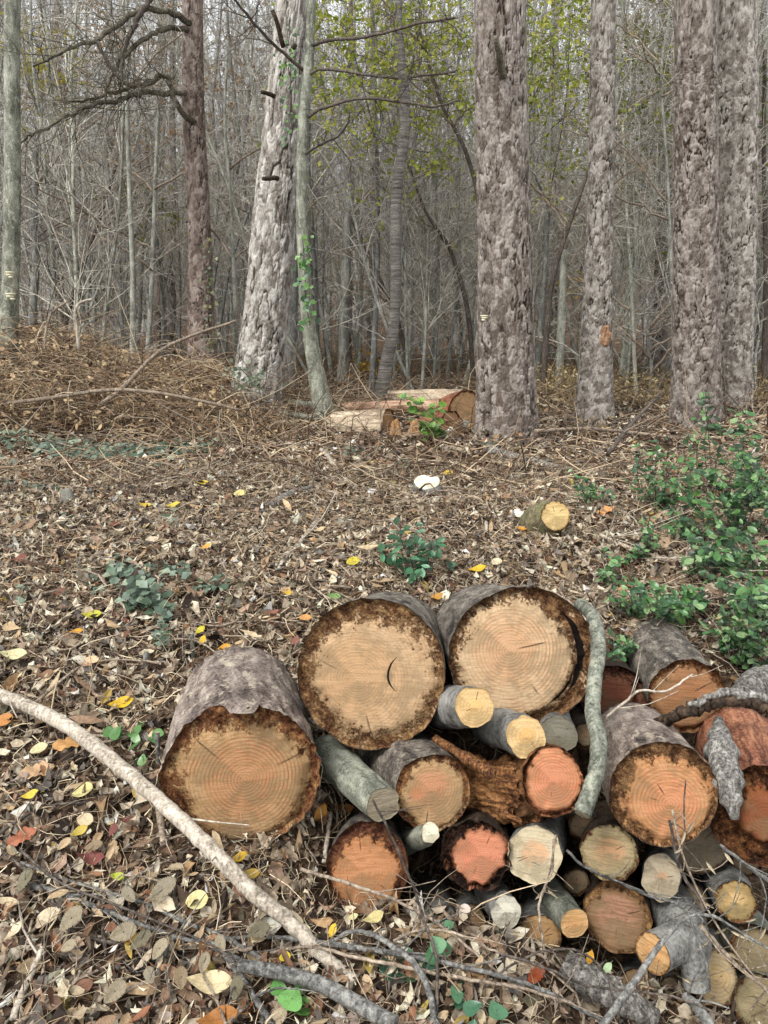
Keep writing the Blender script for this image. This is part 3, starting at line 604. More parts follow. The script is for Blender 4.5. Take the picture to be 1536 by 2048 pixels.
T = [  # thin twigs in front of and beside the pile
 ('thin dark twig rising in front of the brown lower left log', [(746, 1600, 1.85), (770, 1645, 1.84), (800, 1711, 1.82), (827, 1774, 1.8), (848, 1840, 1.76), (869, 1899, 1.7), (875, 1959, 1.65), (872, 2030, 1.6)], [2.5, 4], 'twig_dark', 8),
 ('straw coloured straight twig crossing below the salmon red end', [(600, 1738, 1.9), (680, 1762, 1.88), (770, 1792, 1.84), (845, 1828, 1.8), (890, 1858, 1.77), (964, 1917, 1.72), (1003, 1953, 1.7)], [4, 2.5], 'twig', 5),
 ('smooth slate twig bending down like a hook at bottom centre', [(660, 1885, 1.72), (698, 1864, 1.74), (740, 1867, 1.73), (785, 1893, 1.7), (824, 1923, 1.67), (851, 1965, 1.64), (866, 2019, 1.6), (864, 2062, 1.57)], [3, 5, 7, 7], 'bark_blue', 4),
 ('long grey twig running from the left branches to the bottom logs', [(440, 1876, 1.8), (540, 1874, 1.78), (620, 1882, 1.76), (710, 1895, 1.74), (800, 1908, 1.72), (890, 1926, 1.7), (979, 1947, 1.68), (1080, 1978, 1.65), (1209, 2042, 1.6)], [3.5, 6, 5, 4], 'bark_blue', 8),
 ('thinner grey twig just beneath the long one', [(540, 1905, 1.74), (620, 1893, 1.74), (695, 1911, 1.71), (770, 1926, 1.69), (845, 1941, 1.68), (919, 1956, 1.66), (1040, 1975, 1.64), (1150, 2010, 1.6)], [3, 4, 3], 'twig', 8),
 ('thin arching twig over the straw brown log end', [(788, 1881, 1.75), (830, 1863, 1.75), (875, 1860, 1.74), (920, 1870, 1.73), (964, 1890, 1.72), (1009, 1911, 1.7), (1060, 1935, 1.68)], [3, 2], 'twig', 4),
 ('dark thin twig trailing down across the pinkish brown end', [(1133, 1701, 1.84), (1174, 1736, 1.83), (1244, 1767, 1.82), (1297, 1792, 1.8), (1349, 1806, 1.79), (1380, 1837, 1.74), (1408, 1914, 1.7), (1419, 1960, 1.68)], [3, 2.5], 'bark_blue', 9),
 ('grey twig entering from the right edge above the yellowish end', [(1440, 1690, 1.82), (1464, 1708, 1.8), (1506, 1740, 1.78), (1560, 1775, 1.75)], [3, 5], 'bark_blue', 4),
 ('thin twig fanning right from the top of the slanting stick', [(1359, 1841, 1.68), (1400, 1828, 1.69), (1436, 1837, 1.69), (1471, 1858, 1.69), (1550, 1905, 1.66)], [4, 2.5], 'bark_blue', 8),
 ('grey twig over the cream ringed end reaching the corner', [(1400, 1850, 1.72), (1450, 1907, 1.7), (1495, 1949, 1.68), (1550, 1992, 1.65)], [5, 3.5], 'twig', 5),
 ('arched brown twig in front of the cracked pale end', [(990, 1958, 1.68), (1020, 1932, 1.7), (1070, 1907, 1.72), (1122, 1898, 1.72), (1167, 1907, 1.71), (1202, 1935, 1.69), (1230, 1975, 1.66)], [2.5, 2.2], 'twig_dark', 5),
 ('nearly level thin twig crossing the weathered grey pole', [(1000, 1905, 1.7), (1105, 1942, 1.67), (1167, 1970, 1.65), (1244, 1980, 1.64), (1349, 1994, 1.62), (1450, 2035, 1.6)], [3, 2], 'twig_dark', 9),
 ('bare pale forked twig lying over the upper right log', [(1212, 1436, 2.2), (1245, 1408, 2.2), (1279, 1382, 2.22), (1332, 1382, 2.25), (1384, 1349, 2.3)], [3, 2], 'bark_pale', 5),
 ('thin dark stem standing before the orange hearted log', [(1372, 1560, 1.8), (1368, 1620, 1.78), (1370, 1680, 1.76), (1352, 1720, 1.75)], [1.5, 1.5], 'twig_dark', 0),
 ('twig bearing hanging curled leaves in front of the blotchy end', [(1340, 1640, 1.82), (1350, 1700, 1.8), (1372, 1760, 1.77), (1400, 1800, 1.75), (1412, 1850, 1.72)], [3, 4], 'twig_dark', 6),
 ('thin vertical twig with bud standing before the clean pale end', [(1106, 1680, 1.86), (1104, 1740, 1.84), (1080, 1800, 1.8), (1082, 1860, 1.76), (1096, 1930, 1.72)], [2, 3], 'twig', 5),
]
LT = [ # on the leaves, lower left and middle
 ('dark straight twig running down right through the lower left leaves', [(42, 1725), (104, 1750), (208, 1783), (292, 1808), (375, 1846), (458, 1879), (530, 1921)], [3, 5], 'bark_blue', 8),
 ('blue grey bent twig below the dark straight one', [(60, 1772), (125, 1787), (175, 1808), (250, 1837), (346, 1871), (417, 1892), (480, 1917)], [6, 4], 'bark_blue', 5),
 ('slate stick pointing down to the bottom edge', [(404, 1867), (450, 1912), (487, 1962), (517, 2008), (545, 2052)], [4, 8], 'bark_blue', 3),
 ('slim pale twig dropping to the bottom edge at left', [(350, 1868), (325, 1921), (304, 1975), (275, 2052)], [4, 3], 'bark_blue', 4),
 ('grey twig slanting up right in the bottom left corner', [(30, 2050), (92, 2008), (146, 1967), (160, 1940)], [4, 3], 'twig', 5),
 ('rough pale stick in the bottom left corner', [(25, 2040), (45, 1985), (70, 1930), (85, 1895)], [8, 6], 'bark_pale', 3),
 ('dark curved twig entering from the left edge', [(-20, 1680), (62, 1625), (125, 1608), (230, 1603)], [4, 3], 'twig_dark', 4),
 ('brown twig along the bottom left under the hornbeam leaves', [(-10, 1690), (90, 1775), (140, 1860), (250, 1890), (340, 1915)], [3, 4, 3], 'twig_dark', 6),
 ('thin upright dark shoot beside the hornbeam leaves', [(208, 1820), (206, 1870), (212, 1905), (200, 1780)], [2.5, 2], 'twig_dark', 0),
 ('short thick rotten stick beside the huge left log', [(312, 1600), (322, 1640), (328, 1690)], [8, 7], 'twig', 0),
 ('short white stick left of the brown lower left log', [(662, 1625), (655, 1670), (648, 1725)], [4, 5], 'bark_pale', 0),
 ('pinkish bent stick on the leaves left of the green seedling', [(556, 1142), (575, 1108), (596, 1090), (620, 1058), (641, 1034)], [5, 5, 4], 'bark_pale', 3),
 ('orange brown crooked branch above the pale bark pieces', [(560, 890), (590, 890), (627, 890), (655, 914), (676, 943)], [4, 6, 6], 'bark_pale', 3),
 ('bleached thin stick beside the small round disc', [(972, 1045), (977, 1080), (995, 1115), (994, 1170)], [4, 3], 'bark_pale', 0),
 ('thick grey dead branch right of the big pine base', [(975, 897), (1017, 911), (1070, 924), (1140, 940), (1200, 942)], [11, 8, 5], 'weather', 5),
 ('long bare branch sweeping right from the big pine base', [(1017, 888), (1070, 850), (1105, 838), (1157, 852), (1209, 867), (1279, 902), (1349, 930), (1412, 948)], [5, 6, 5, 4], 'twig', 12),
 ('long straight pale stick above the cut stump', [(960, 968), (1000, 972), (1087, 984), (1174, 990), (1262, 988)], [4, 3.5], 'bark_pale', 6),
 ('pale branch lying across the leaves right of the cut stump', [(1200, 1070), (1223, 1080), (1297, 1112), (1366, 1126), (1419, 1150), (1488, 1175)], [4, 5, 5], 'bark_pale', 8),
 ('thin stick pointing down right below the cut stump', [(1133, 1070), (1167, 1119), (1192, 1154)], [4, 3], 'bark_pale', 0),
 ('long slender stick lying across the brush pile', [(0, 808, 7.6), (104, 796, 7.5), (208, 781, 7.5), (292, 783, 7.5), (375, 796, 7.5), (480, 820, 7.6)], [4.5, 3], 'twig', 8),
 ('bare stick rising right out of the brush pile', [(200, 810, 7.6), (246, 775, 7.8), (312, 708, 8), (375, 675, 8.2), (471, 642, 8.4)], [5, 2.5], 'twig', 6),
 ('bleached crooked stick in front of the brush pile', [(371, 833), (400, 858), (430, 880), (462, 900)], [3.5, 4], 'bark_pale', 3),
 ('dark rotting piece of wood lying on the mid ground leaves', [(225, 972), (270, 980), (312, 987), (380, 992), (458, 1002)], [8, 10, 5], 'bark_black', 3),
 ('silvery rotten wood piece left of the white stump', [(540, 1012), (565, 998), (590, 985), (628, 974)], [9, 10, 5], 'weather', 2),
 ('leaning bare branch before the right pines', [(1216, 909, 5.6), (1258, 854, 6), (1297, 812, 6.3), (1321, 791, 6.5)], [4.5, 3], 'twig_dark', 4),
 ('arching bleached twig on top of the brush pile', [(158, 700, 8), (154, 658, 8), (150, 625, 8), (160, 606, 8), (185, 598, 8)], [3.5, 2.5], 'bark_pale', 3),
 ('thin arching stem rising from the brush pile at far left', [(90, 700, 8), (92, 662, 8), (105, 625, 8), (135, 603, 8)], [3, 2], 'twig', 3),
 ('low fallen stick crossing beneath the right pines', [(1070, 862, 6.6), (1180, 858, 6.9), (1290, 868, 6.9), (1365, 878, 6.8)], [4, 3], 'twig', 6),
 ('pale stick leaning against the leaning pine base', [(430, 845), (470, 835), (540, 838), (610, 860)], [5, 4], 'bark_pale', 6),
 ('mossy green fallen stem left of the stacked logs', [(520, 800, 8.8), (580, 806, 8.6), (640, 812, 8.4)], [8, 7], 'bark_green', 4),
 ('second mossy stem just below the first beside the stacked logs', [(500, 818, 8.4), (570, 828, 8.2), (632, 836, 8)], [6, 6], 'bark_green', 4),
 ('thin stick curving over the yellow leaves at upper left', [(190, 1080), (240, 1085), (300, 1092)], [3, 3], 'twig_dark', 3),
 ('long thin stalk leaning over the left leaf slope', [(70, 1215), (110, 1260), (180, 1325), (270, 1375), (360, 1435)], [2.5, 2], 'twig', 4),
 ('grey thin stem slanting up right of the ivy stump', [(405, 1245), (440, 1185), (475, 1135), (495, 1090)], [3, 2], 'twig', 2),
]
for lb, pts, rd, mt, tw in T+LT:
    z_ = pts[0]
    branch('twig' if max(rd) < 5.5 else 'stick', lb, pts, rd, M[mt], 7, lift=.035 if z_[1] > 1500 else .025, jit=.003, twigs=tw, tl=.13 if z_[1] > 1200 else .3)

# ---------------------------------------------------------------- stumps, cut shoots, stone
def stump(name, label, px, py, wpx, hpx, bark, fmat, lean=(0, 0), sy=1, cat='stump', flare=1.3, n=40, slope=0.0, rag=0.0):
    g = PG(px, py); top_ = P(px+lean[0], py-hpx, g.y+lean[1]); r = PR(wpx/2, py, g.y)
    root = empty(name, g, label=label, cat=cat)
    pts = crom([list(g-Vector((0, 0, .06))), list((g+top_)/2), list(top_)], 12); th = np.linspace(0, 2*math.pi, n, endpoint=False)
    mb = MB(); f = np.linspace(flare, 1, 12)
    tube(mb, pts, r*f, n, False)
    V = mb.V[0]; V += (.12*r*fbm(V[:, 0]*9/r*.1, V[:, 1]*9/r*.1, V[:, 2]*6, 3, 3))[:, None]*np.sign(V-np.repeat(pts, n, 0)); V = V.reshape(12, n, 3); tt = np.linspace(0, 1, 12)[:, None]**2; V[:, :, 2] += slope*(V[:, :, 1]-pts[:, 1][:, None])*tt + rag*tt*fbm(np.cos(th)*3, np.sin(th)*3, 0, 8, 3)[None]; V = V.reshape(-1, 3); mb.V[0] = V
    child_world('bark', mb.mesh('bark', bark), root)
    ring = V[-n:]; c0 = ring.mean(0); mb = MB()
    K = 6; W = [c0+(ring-c0)*(q/K) for q in range(1, K+1)]
    for q in range(K-1): W[q] = W[q]+np.column_stack([np.zeros(n), np.zeros(n), .002*fbm(W[q][:, 0]*50, W[q][:, 1]*50)])
    VV = np.vstack(W+[c0[None]]); j = np.arange(n); k_ = (j+1) % n
    F4 = np.concatenate([np.stack([q*n+j, q*n+k_, (q+1)*n+k_, (q+1)*n+j], 1) for q in range(K-1)]); F3 = np.stack([k_, j, np.full(n, K*n)], 1)
    o = link('cut_face', mesh_from('cut_face', VV-c0+np.array([0, 0, .001]), [F4[:, ::-1], F3[:, ::-1]], fmat, {'rot': ('FLOAT', np.zeros(len(VV)))}), root)
    o.location = Vector(c0)-g; return root
stump('stump', 'low stump with bright white freshly cut top on the leafy rise', 852, 994, 50, 30, M['bark_grey'], face_mat('white stump cut wood', 'f2ead2', 'efe6cc', ring=.02, rs=.12, R0=.09, fiber=.1, sawn=.2), n=40, slope=.38)
# a stump leaning to the camera with its cut facing us
def leaning_stump():
    A = P(1110, 1032, 4.08); r = PR(29, 1032, 4.08); B = P(1084, 1088, 4.35)
    root = empty('stump', B, label='mossy stump with a yellow oblique cut facing out under the right shrubs', cat='stump')
    mb = MB(); q = crom([list(B-Vector((0, 0, .1))), list((A+B)/2+Vector((-.03, .02, .02))), list(A)], 16)
    tube(mb, q, np.linspace(r*2.4, r, 16)**1.0, 32, False, noise=.05); child_world('bark', mb.mesh('bark', bark_mat('mossy stump bark', lin('2b2a1c'), lin('5f5843'), lin('8d8262'), 30, 8, lin('5b6a35'), .01)), root)
    nrm = (Vector((0.05, -.95, .3))); end_disc((np.array(A), nrm, r*1.02), root, face_mat('yellow stump cut wood', 'ecc880', 'e6c078', ring=.007, rs=.3, R0=r, sawn=.8, saw=0), off=.012, n=32)
leaning_stump()
stump('decayed_stump', 'crumbling grey stump wrapped in ivy on the left slope', 278, 1200, 52, 40, M['bark_black'], face_mat('decayed top wood', '96836a', '8a7a62', ring=.01, rs=.4, R0=.1, crack=.6), lean=(-8, .1), flare=1.7, slope=.3, rag=.035)
for lb, x_, y_, w_, h_ in [('cut shoot stub with pale top left of the huge left log', 290, 1345, 10, 42), ('thin cut shoot stub near the yellow leaf pair', 386, 1312, 8, 44),
                     ('dark upright shoot stub right beside the huge left log', 316, 1525, 9, 60), ('short dark shoot stub on the upper left leaves', 160, 1150, 8, 34)]:
    stump('shoot_stub', lb, x_, y_, w_, h_, M['bark_grey'], FM_G, lean=(R.uniform(-3, 5), 0), flare=1.05, n=14, cat='stub')
def stone():
    g = PG(136, 1010); n = 24; m = 14; th = np.linspace(0, 2*math.pi, n, endpoint=False); ph = np.linspace(-math.pi/2, math.pi/2, m)
    PH, TH = np.meshgrid(ph, th, indexing='ij'); r = .052*(1-.35*np.sin(PH)*(PH > 0))
    X, Y_, Z = r*np.cos(PH)*np.cos(TH), r*np.cos(PH)*np.sin(TH), .075*np.sin(PH)
    k_ = 1+.18*fbm(X*18, Y_*18, Z*18, 5, 2); V = np.stack([X*k_, Y_*k_, Z*k_+.03], -1).reshape(-1, 3)
    i = np.arange(m-1)[:, None]*n; j = np.arange(n)[None]; kk = (j+1) % n
    F = np.stack([i+j, i+kk, i+n+kk, i+n+j], -1).reshape(-1, 4)
    o = link('stone', mesh_from('stone', V, [F], M['stone']), label='small pointed grey stone sitting on the leaves at left', cat='stone'); o.location = g
stone()
# ---------------------------------------------------------------- logs stacked at the back, between the trunks
def back_log(label, a, b, ra_, rb_, bark, fc, front='b', name='log', n=36, irr=.06):
    A, B = (b, a) if front == 'b' else (a, b); r0, r1 = (rb_, ra_) if front == 'b' else (ra_, rb_)
    return log(name, label, A, r0, B, r1, bark, fc, n=n, m=20, k=8, irr=irr, rough=.012, recess=.01, rot=.15, group='logs stacked between the trunks', cat='log')
ob = bark_mat('weathered tan log', lin('4d3d30'), lin('93806a'), lin('c9b99e'), 26, 3, lin('cfc3ae'), .012)
orb = bark_mat('orange flaking pine bark', lin('5c4334'), lin('9c7a62'), lin('c8ae94'), 18, 5, None, .01)
tf = dict(nm='back tan', cin='c98f56', cout='c59460', ring=.02, rs=.4)
back_log('thick weathered log in front of the small stack between the trunks', (655, 860, 8.0), (778, 854, 7.75), 36, 37, ob, tf, n=56)
back_log('thin orange barked log lying second in the small stack', (690, 817, 8.7), (880, 812, 8.4), 11, 14, orb, tf)
back_log('pale grey log at the very top of the small stack', (778, 797, 9.1), (925, 800, 8.8), 16, 22, ob, tf)
back_log('dark round log at the right of the small stack beside the big pine', (855, 858, 8.3), (905, 850, 7.9), 27, 29, M['bark_redlog'], dict(nm='back orange', cin='a8764a', cout='9a6c48', ring=.02, rs=.4))
back_log('short upright orange piece on the right end of the small stack', (900, 826, 8.5), (932, 820, 8.2), 36, 40, M['bark_redlog'], dict(nm='back orange two', cin='b08658', cout='a67c50', ring=.02, rs=.4))
back_log('thin pole with round pale end by the big pine base', (900, 840, 8.6), (942, 853, 7.8), 8, 9, M['bark_grey'], dict(nm='back pale', cin='dcb878', cout='d8b070', ring=.02, rs=.2))
back_log('pale yellow log reaching behind the big pine', (925, 806, 9.0), (1075, 806, 9.0), 12, 12, ob, tf)
def wedge(label, px, py, wpx, hpx, Y):
    root_l = P(px, py, Y); a = PR(wpx/2, py, Y); h = PR(hpx, py, Y)
    V = np.array([[-a, -a*.6, -.03], [a, -a*.5, -.03], [a*.8, a*.7, -.03], [-a*.9, a*.6, -.03], [-a*.55, -a*.3, h*.85], [a*.1, -a*.35, h], [a*.35, a*.3, h*.92], [-a*.45, a*.3, h*.8]])
    V = np.vstack([V, (V[0]+V[5])/2+[0, -a*.15, 0]])
    F4 = [[3, 2, 1, 0], [4, 5, 6, 7], [1, 2, 6, 5], [2, 3, 7, 6], [3, 0, 4, 7]]; F3 = [[0, 1, 8], [1, 5, 8], [5, 4, 8], [4, 0, 8]]
    o = link('split_wood', mesh_from('split_wood', V, [np.array(F3), np.array(F4)], M['split'], smooth=False), label=label, cat='firewood', group='split wedges leaning on the small stack'); o.location = root_l
M['split'] = bark_mat('fresh split orange wood', lin('6e4c2c'), lin('ab8258'), lin('cfae82'), 60, 5, None, .01)
wedge('split orange wedge touching the end of the thick weathered log', 792, 884, 34, 48, 7.6)
wedge('second split orange wedge standing between log end and dark round log', 832, 882, 40, 46, 7.65)
branch('fallen_trunk', 'pale fallen trunk lying far back between the saplings', [(560, 768, 15.5), (700, 765, 15.6), (850, 763, 15.7), (1000, 768, 15.8), (1160, 772, 15.9)], [6, 8, 8, 6], M['bark_pale'], 8, 20, cat='fallen trunk')
branch('fallen_trunk', 'grey trunk lying on the ground at the far left between trunks', [(150, 628, 22), (290, 632, 21), (420, 640, 20)], [5, 6, 5], M['bark_pale'], 8, 16, cat='fallen trunk')

# ---------------------------------------------------------------- big trees
def trunk_grid(pts, Y, n, dv, plate, dep, mat, seed, flare=.25, top=None, dz=0, lean_y=0.0, irr=.04):
    """pts (px,py,width px) from the top down; gives world mesh with plates of bark"""
    W = []
    for (px, py, wd) in pts:
        p = P(px, py, Y + lean_y*(py-800)/800.); W.append([p.x, p.y, p.z, PR(wd/2, py, Y)])
    W = np.array(W); s_ = W[0]-W[1]; s_ = s_/np.linalg.norm(s_[:3])
    W = np.vstack([[*(W[0, :3]+s_[:3]*4.5), W[0, 3]*.75], W])                # goes on above the picture
    g = float(H(W[-1, 0], W[-1, 1])); b = W[-1].copy(); b[2] = min(b[2], g)-.12; b[3] *= 1.05; W = np.vstack([W, b])
    Ltot = np.linalg.norm(np.diff(W[:, :3], axis=0), axis=1).sum(); m = int(Ltot/dv)
    q = crom(W, m); q = q[::-1]                                             # bottom first
    sl_ = np.concatenate([[0], np.cumsum(np.linalg.norm(np.diff(q[:, :3], axis=0), axis=1))])
    th = np.linspace(0, 2*math.pi, n, endpoint=False)-math.pi/2
    S_, TH = np.meshgrid(sl_, th, indexing='ij'); r0 = q[:, 3][:, None]
    rm = float(q[:, 3].mean()); cw, ch = plate; nc = max(6, int(round(2*math.pi*rm/cw)))
    u = (TH+math.pi/2)/(2*math.pi)*nc; v = S_/ch
    wu = u+.35*fbm(np.cos(TH)*4, np.sin(TH)*4, S_*9, seed, 2); wv_ = v+.3*fbm(np.cos(TH)*5, np.sin(TH)*5, S_*6, seed+1, 2)
    f1 = np.full(u.shape, 9.); f2 = np.full(u.shape, 9.); idt = np.zeros(u.shape)
    iu, iv = np.floor(wu), np.floor(wv_)
    for a in (-1, 0, 1):
        for b_ in (-1, 0, 1):
            cu, cv = iu+a, iv+b_; cm = np.mod(cu, nc)
            jx = cu+.5+.42*(_h(cm, cv, cm*0, seed)*2-1); jy = cv+.5+.42*(_h(cm, cv, cm*0, seed+7)*2-1)
            d = np.hypot(wu-jx, (wv_-jy)); idv = _h(cm, cv, cm*0, seed+13)
            nw = d < f1; f2 = np.where(nw, f1, np.minimum(f2, d)); idt = np.where(nw, idv, idt); f1 = np.where(nw, d, f1)
    edge = sm(f2-f1, .0, .16); gate = .4+.6*sm(fbm(np.cos(TH)*3.1, np.sin(TH)*3.1, S_*5, seed+21, 3), -.25, .25)
    rat = 4.6 if plate[1]/plate[0] > 2.5 else 3.4 if plate[1]/plate[0] > 1.6 else 2.2; fq = 15.0 if rat > 4 else 20.0 if rm > .2 else 24.0
    wx = .012*fbm(np.cos(TH)*5, np.sin(TH)*5, S_*7, seed+41, 3)
    rg = np.abs(fbm(np.cos(TH)*rm*fq+3, np.sin(TH)*rm*fq, (S_+wx)*fq/rat, seed+22, 3, .52))
    rg2 = np.abs(fbm(np.cos(TH)*rm*fq*2.1, np.sin(TH)*rm*fq*2.1, S_*fq*2.0/rat, seed+27, 3, .55))
    lowv = .75+.35*fbm(np.cos(TH)*2, np.sin(TH)*2, S_*1.5, seed+51, 2)
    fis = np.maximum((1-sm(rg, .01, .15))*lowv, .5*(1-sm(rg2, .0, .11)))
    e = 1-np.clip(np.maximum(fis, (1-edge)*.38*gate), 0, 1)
    rr = r0*(1+irr*fbm(np.cos(TH)*1.2, np.sin(TH)*1.2, S_*.8, seed+3, 2))
    rr = rr*(1+flare*np.exp(-S_/.22)*(1+.5*fbm(np.cos(TH)*2.2, np.sin(TH)*2.2, 0, seed+5, 2)))
    idt = .65*idt+.35*(.5+fbm(np.cos(TH)*rm*30, np.sin(TH)*rm*30, S_*22, seed+31, 3))
    rr = rr+dep*(e*(.7+.45*idt)-.7)+dep*.15*fbm(np.cos(TH)*r0*55, np.sin(TH)*r0*55, S_*34, seed+6, 3, .7)
    V = np.stack([q[:, 0][:, None]+rr*np.cos(TH), q[:, 1][:, None]+rr*np.sin(TH), q[:, 2][:, None]+0*TH], -1)
    m_ = len(q); i = np.arange(m_-1)[:, None]*n; j = np.arange(n)[None]; kk = (j+1) % n
    F = np.stack([i+j, i+kk, i+n+kk, i+n+j], -1).reshape(-1, 4)
    base = Vector((q[0, 0], q[0, 1], g))
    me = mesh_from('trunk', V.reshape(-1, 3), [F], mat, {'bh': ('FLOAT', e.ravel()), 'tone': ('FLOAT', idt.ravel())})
    return me, base
def tree(label, pts, Y, mat, n=90, dv=.02, plate=(.05, .07), dep=.012, seed=1, name='pine_tree', cat='pine', group='pine trees around the clearing', **k):
    me, base = trunk_grid(pts, Y, n, dv, plate, dep, mat, seed, **k)
    root = empty(name, base, label=label, cat=cat, group=group); child_world('trunk', me, root); return root
def add_limb(root, pts, radii, mat, name='branch', n=26, ns=8, jit=.01, twigs=0, tl=.5, droop=0.0, tmat=None):
    W = np.array([[*P(*p), PR(r, p[1], p[2])] for p, r in zip(pts, np.interp(np.linspace(0, 1, len(pts)), np.linspace(0, 1, len(radii)), radii))])
    q = crom(W, n); q[:, :3] += jit*(rng.random((n, 3))-.5)
    mb = MB(); tube(mb, q[:, :3], q[:, 3], ns); o = child_world(name, mb.mesh(name, mat), root)
    if twigs:
        mb = MB()
        for i in range(twigs):
            k_ = R.randrange(n//4, n-1); a = q[k_, :3]; d = q[k_+1, :3]-q[k_-1, :3]; d /= np.linalg.norm(d)+1e-9
            cur = a.copy(); dr = d+rng.normal(size=3)*.7; dr[2] -= droop; dr /= np.linalg.norm(dr); ps = [cur.copy()]; L_ = tl*(.3+R.random())
            for s_ in range(5):
                dr = dr+rng.normal(size=3)*.28; dr /= np.linalg.norm(dr); cur = cur+dr*L_/5; ps.append(cur.copy())
            tube(mb, ps, np.linspace(min(.006, q[k_, 3]*.6), .002, 6), 3, False)
            for _ in range(3):
                b0 = ps[R.randrange(1, 5)]; tube(mb, [b0, b0+dr*L_*.15+rng.normal(size=3)*L_*.1, b0+dr*L_*.25+rng.normal(size=3)*L_*.18], [.003, .0025, .0015], 3, False)
        o2 = child_world('twigs', mb.mesh('twigs', tmat or mat), root); o2['kind'] = 'stuff'
    return q
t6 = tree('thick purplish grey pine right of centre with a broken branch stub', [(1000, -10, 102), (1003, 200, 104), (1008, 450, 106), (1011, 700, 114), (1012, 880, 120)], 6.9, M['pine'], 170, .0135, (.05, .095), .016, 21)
add_limb(t6, [(1006, 152, 6.68), (1000, 118, 6.55), (990, 74, 6.45)], [9, 7, 5], M['branch_dead'], 'branch_stub', 10)
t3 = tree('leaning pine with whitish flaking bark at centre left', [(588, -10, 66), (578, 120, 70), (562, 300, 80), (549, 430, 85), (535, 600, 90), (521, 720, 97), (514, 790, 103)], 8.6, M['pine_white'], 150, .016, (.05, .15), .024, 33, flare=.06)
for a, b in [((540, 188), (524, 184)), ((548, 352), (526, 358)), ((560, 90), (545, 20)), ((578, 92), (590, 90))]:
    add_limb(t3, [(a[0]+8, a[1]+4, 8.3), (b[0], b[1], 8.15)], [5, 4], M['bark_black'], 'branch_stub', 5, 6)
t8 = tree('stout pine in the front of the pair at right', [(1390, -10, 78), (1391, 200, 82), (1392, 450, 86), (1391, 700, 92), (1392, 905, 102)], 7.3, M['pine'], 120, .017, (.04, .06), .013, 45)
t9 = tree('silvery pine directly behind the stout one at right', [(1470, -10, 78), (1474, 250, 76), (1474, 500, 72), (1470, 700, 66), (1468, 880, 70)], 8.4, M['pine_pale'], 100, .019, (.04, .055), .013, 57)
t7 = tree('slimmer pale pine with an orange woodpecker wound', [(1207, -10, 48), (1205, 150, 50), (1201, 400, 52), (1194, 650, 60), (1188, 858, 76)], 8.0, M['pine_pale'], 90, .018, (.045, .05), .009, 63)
def wound():
    wm_ = bark_mat('exposed pine wood', lin('6a4c38'), lin('a07a5c'), lin('c4a184'), 40, 18, None, .01)
    mb = MB(); c = P(1203, 672, 7.78); n = 9
    for i in range(n):
        pass
    U, V_ = np.meshgrid(np.linspace(-1, 1, 11), np.linspace(-1, 1, 17)); rad = .148
    x = U*.05*(1+.5*vn(U*3, V_*4, 0, 4)); z = V_*.1*(1+.15*vn(U*4, V_*2, 0, 8)); e = (np.abs(U)**2+np.abs(V_)**2)
    y = -rad*np.cos(x/rad)+rad*.0+.028*sm(e, .7, 1.3)+.014*fbm(U*5, V_*7, 0, 2)
    cc = P(1200, 672, 8.0)
    VV = np.stack([cc.x+.012+x, cc.y+y-.02, c.z+z], -1).reshape(-1, 3); i = np.arange(16)[:, None]*11; j = np.arange(10)[None]
    F = np.stack([i+j, i+j+1, i+12+j, i+11+j], -1).reshape(-1, 4)
    child_world('bark_wound', mesh_from('bark_wound', VV, [F], wm_), t7)
wound()
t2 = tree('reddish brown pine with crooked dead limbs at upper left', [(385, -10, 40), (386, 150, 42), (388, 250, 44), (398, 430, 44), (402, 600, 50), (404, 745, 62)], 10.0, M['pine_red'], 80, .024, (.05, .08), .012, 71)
BD = M['branch_dead']
add_limb(t2, [(378, 46, 9.9), (345, 25, 9.7), (290, 18, 9.5), (255, 35, 9.4), (220, 62, 9.3), (190, 82, 9.2), (150, 92, 9.1), (100, 118, 9.0), (66, 130, 9)], [6.5, 6, 5, 3.5, 2], BD, 'limb', 40, 8, .03, 26, .9, .3)
add_limb(t2, [(374, 60, 9.9), (335, 57, 9.7), (300, 70, 9.5), (260, 100, 9.4), (235, 135, 9.3), (208, 182, 9.2)], [5.5, 5, 3.5, 2], BD, 'limb', 30, 8, .02, 14, .8, .3)
add_limb(t2, [(302, -10, 9.5), (275, 40, 9.4), (250, 92, 9.3), (240, 165, 9.2)], [6, 5, 3], M['twig_dark'], 'limb', 24, 7, .03, 12, .7, .2)
add_limb(t2, [(388, 247, 9.9), (362, 220, 9.7), (346, 190, 9.65), (338, 162, 9.6), (325, 150, 9.6), (300, 164, 9.5), (260, 176, 9.4), (210, 190, 9.3), (130, 206, 9.2)], [6, 5.5, 5, 4, 2], BD, 'limb', 44, 8, .03, 22, .9, .3)
add_limb(t2, [(372, 187, 9.9), (310, 185, 9.6), (250, 195, 9.4), (180, 212, 9.2), (130, 235, 9.1), (70, 266, 9), (30, 292, 8.9)], [5.5, 5, 4, 3, 2], BD, 'limb', 40, 8, .04, 30, .9, .3)
add_limb(t2, [(195, 84, 9.2), (225, 140, 9.2), (252, 168, 9.2)], [4, 3], M['twig_dark'], 'limb', 14, 6, .02, 12, .6)
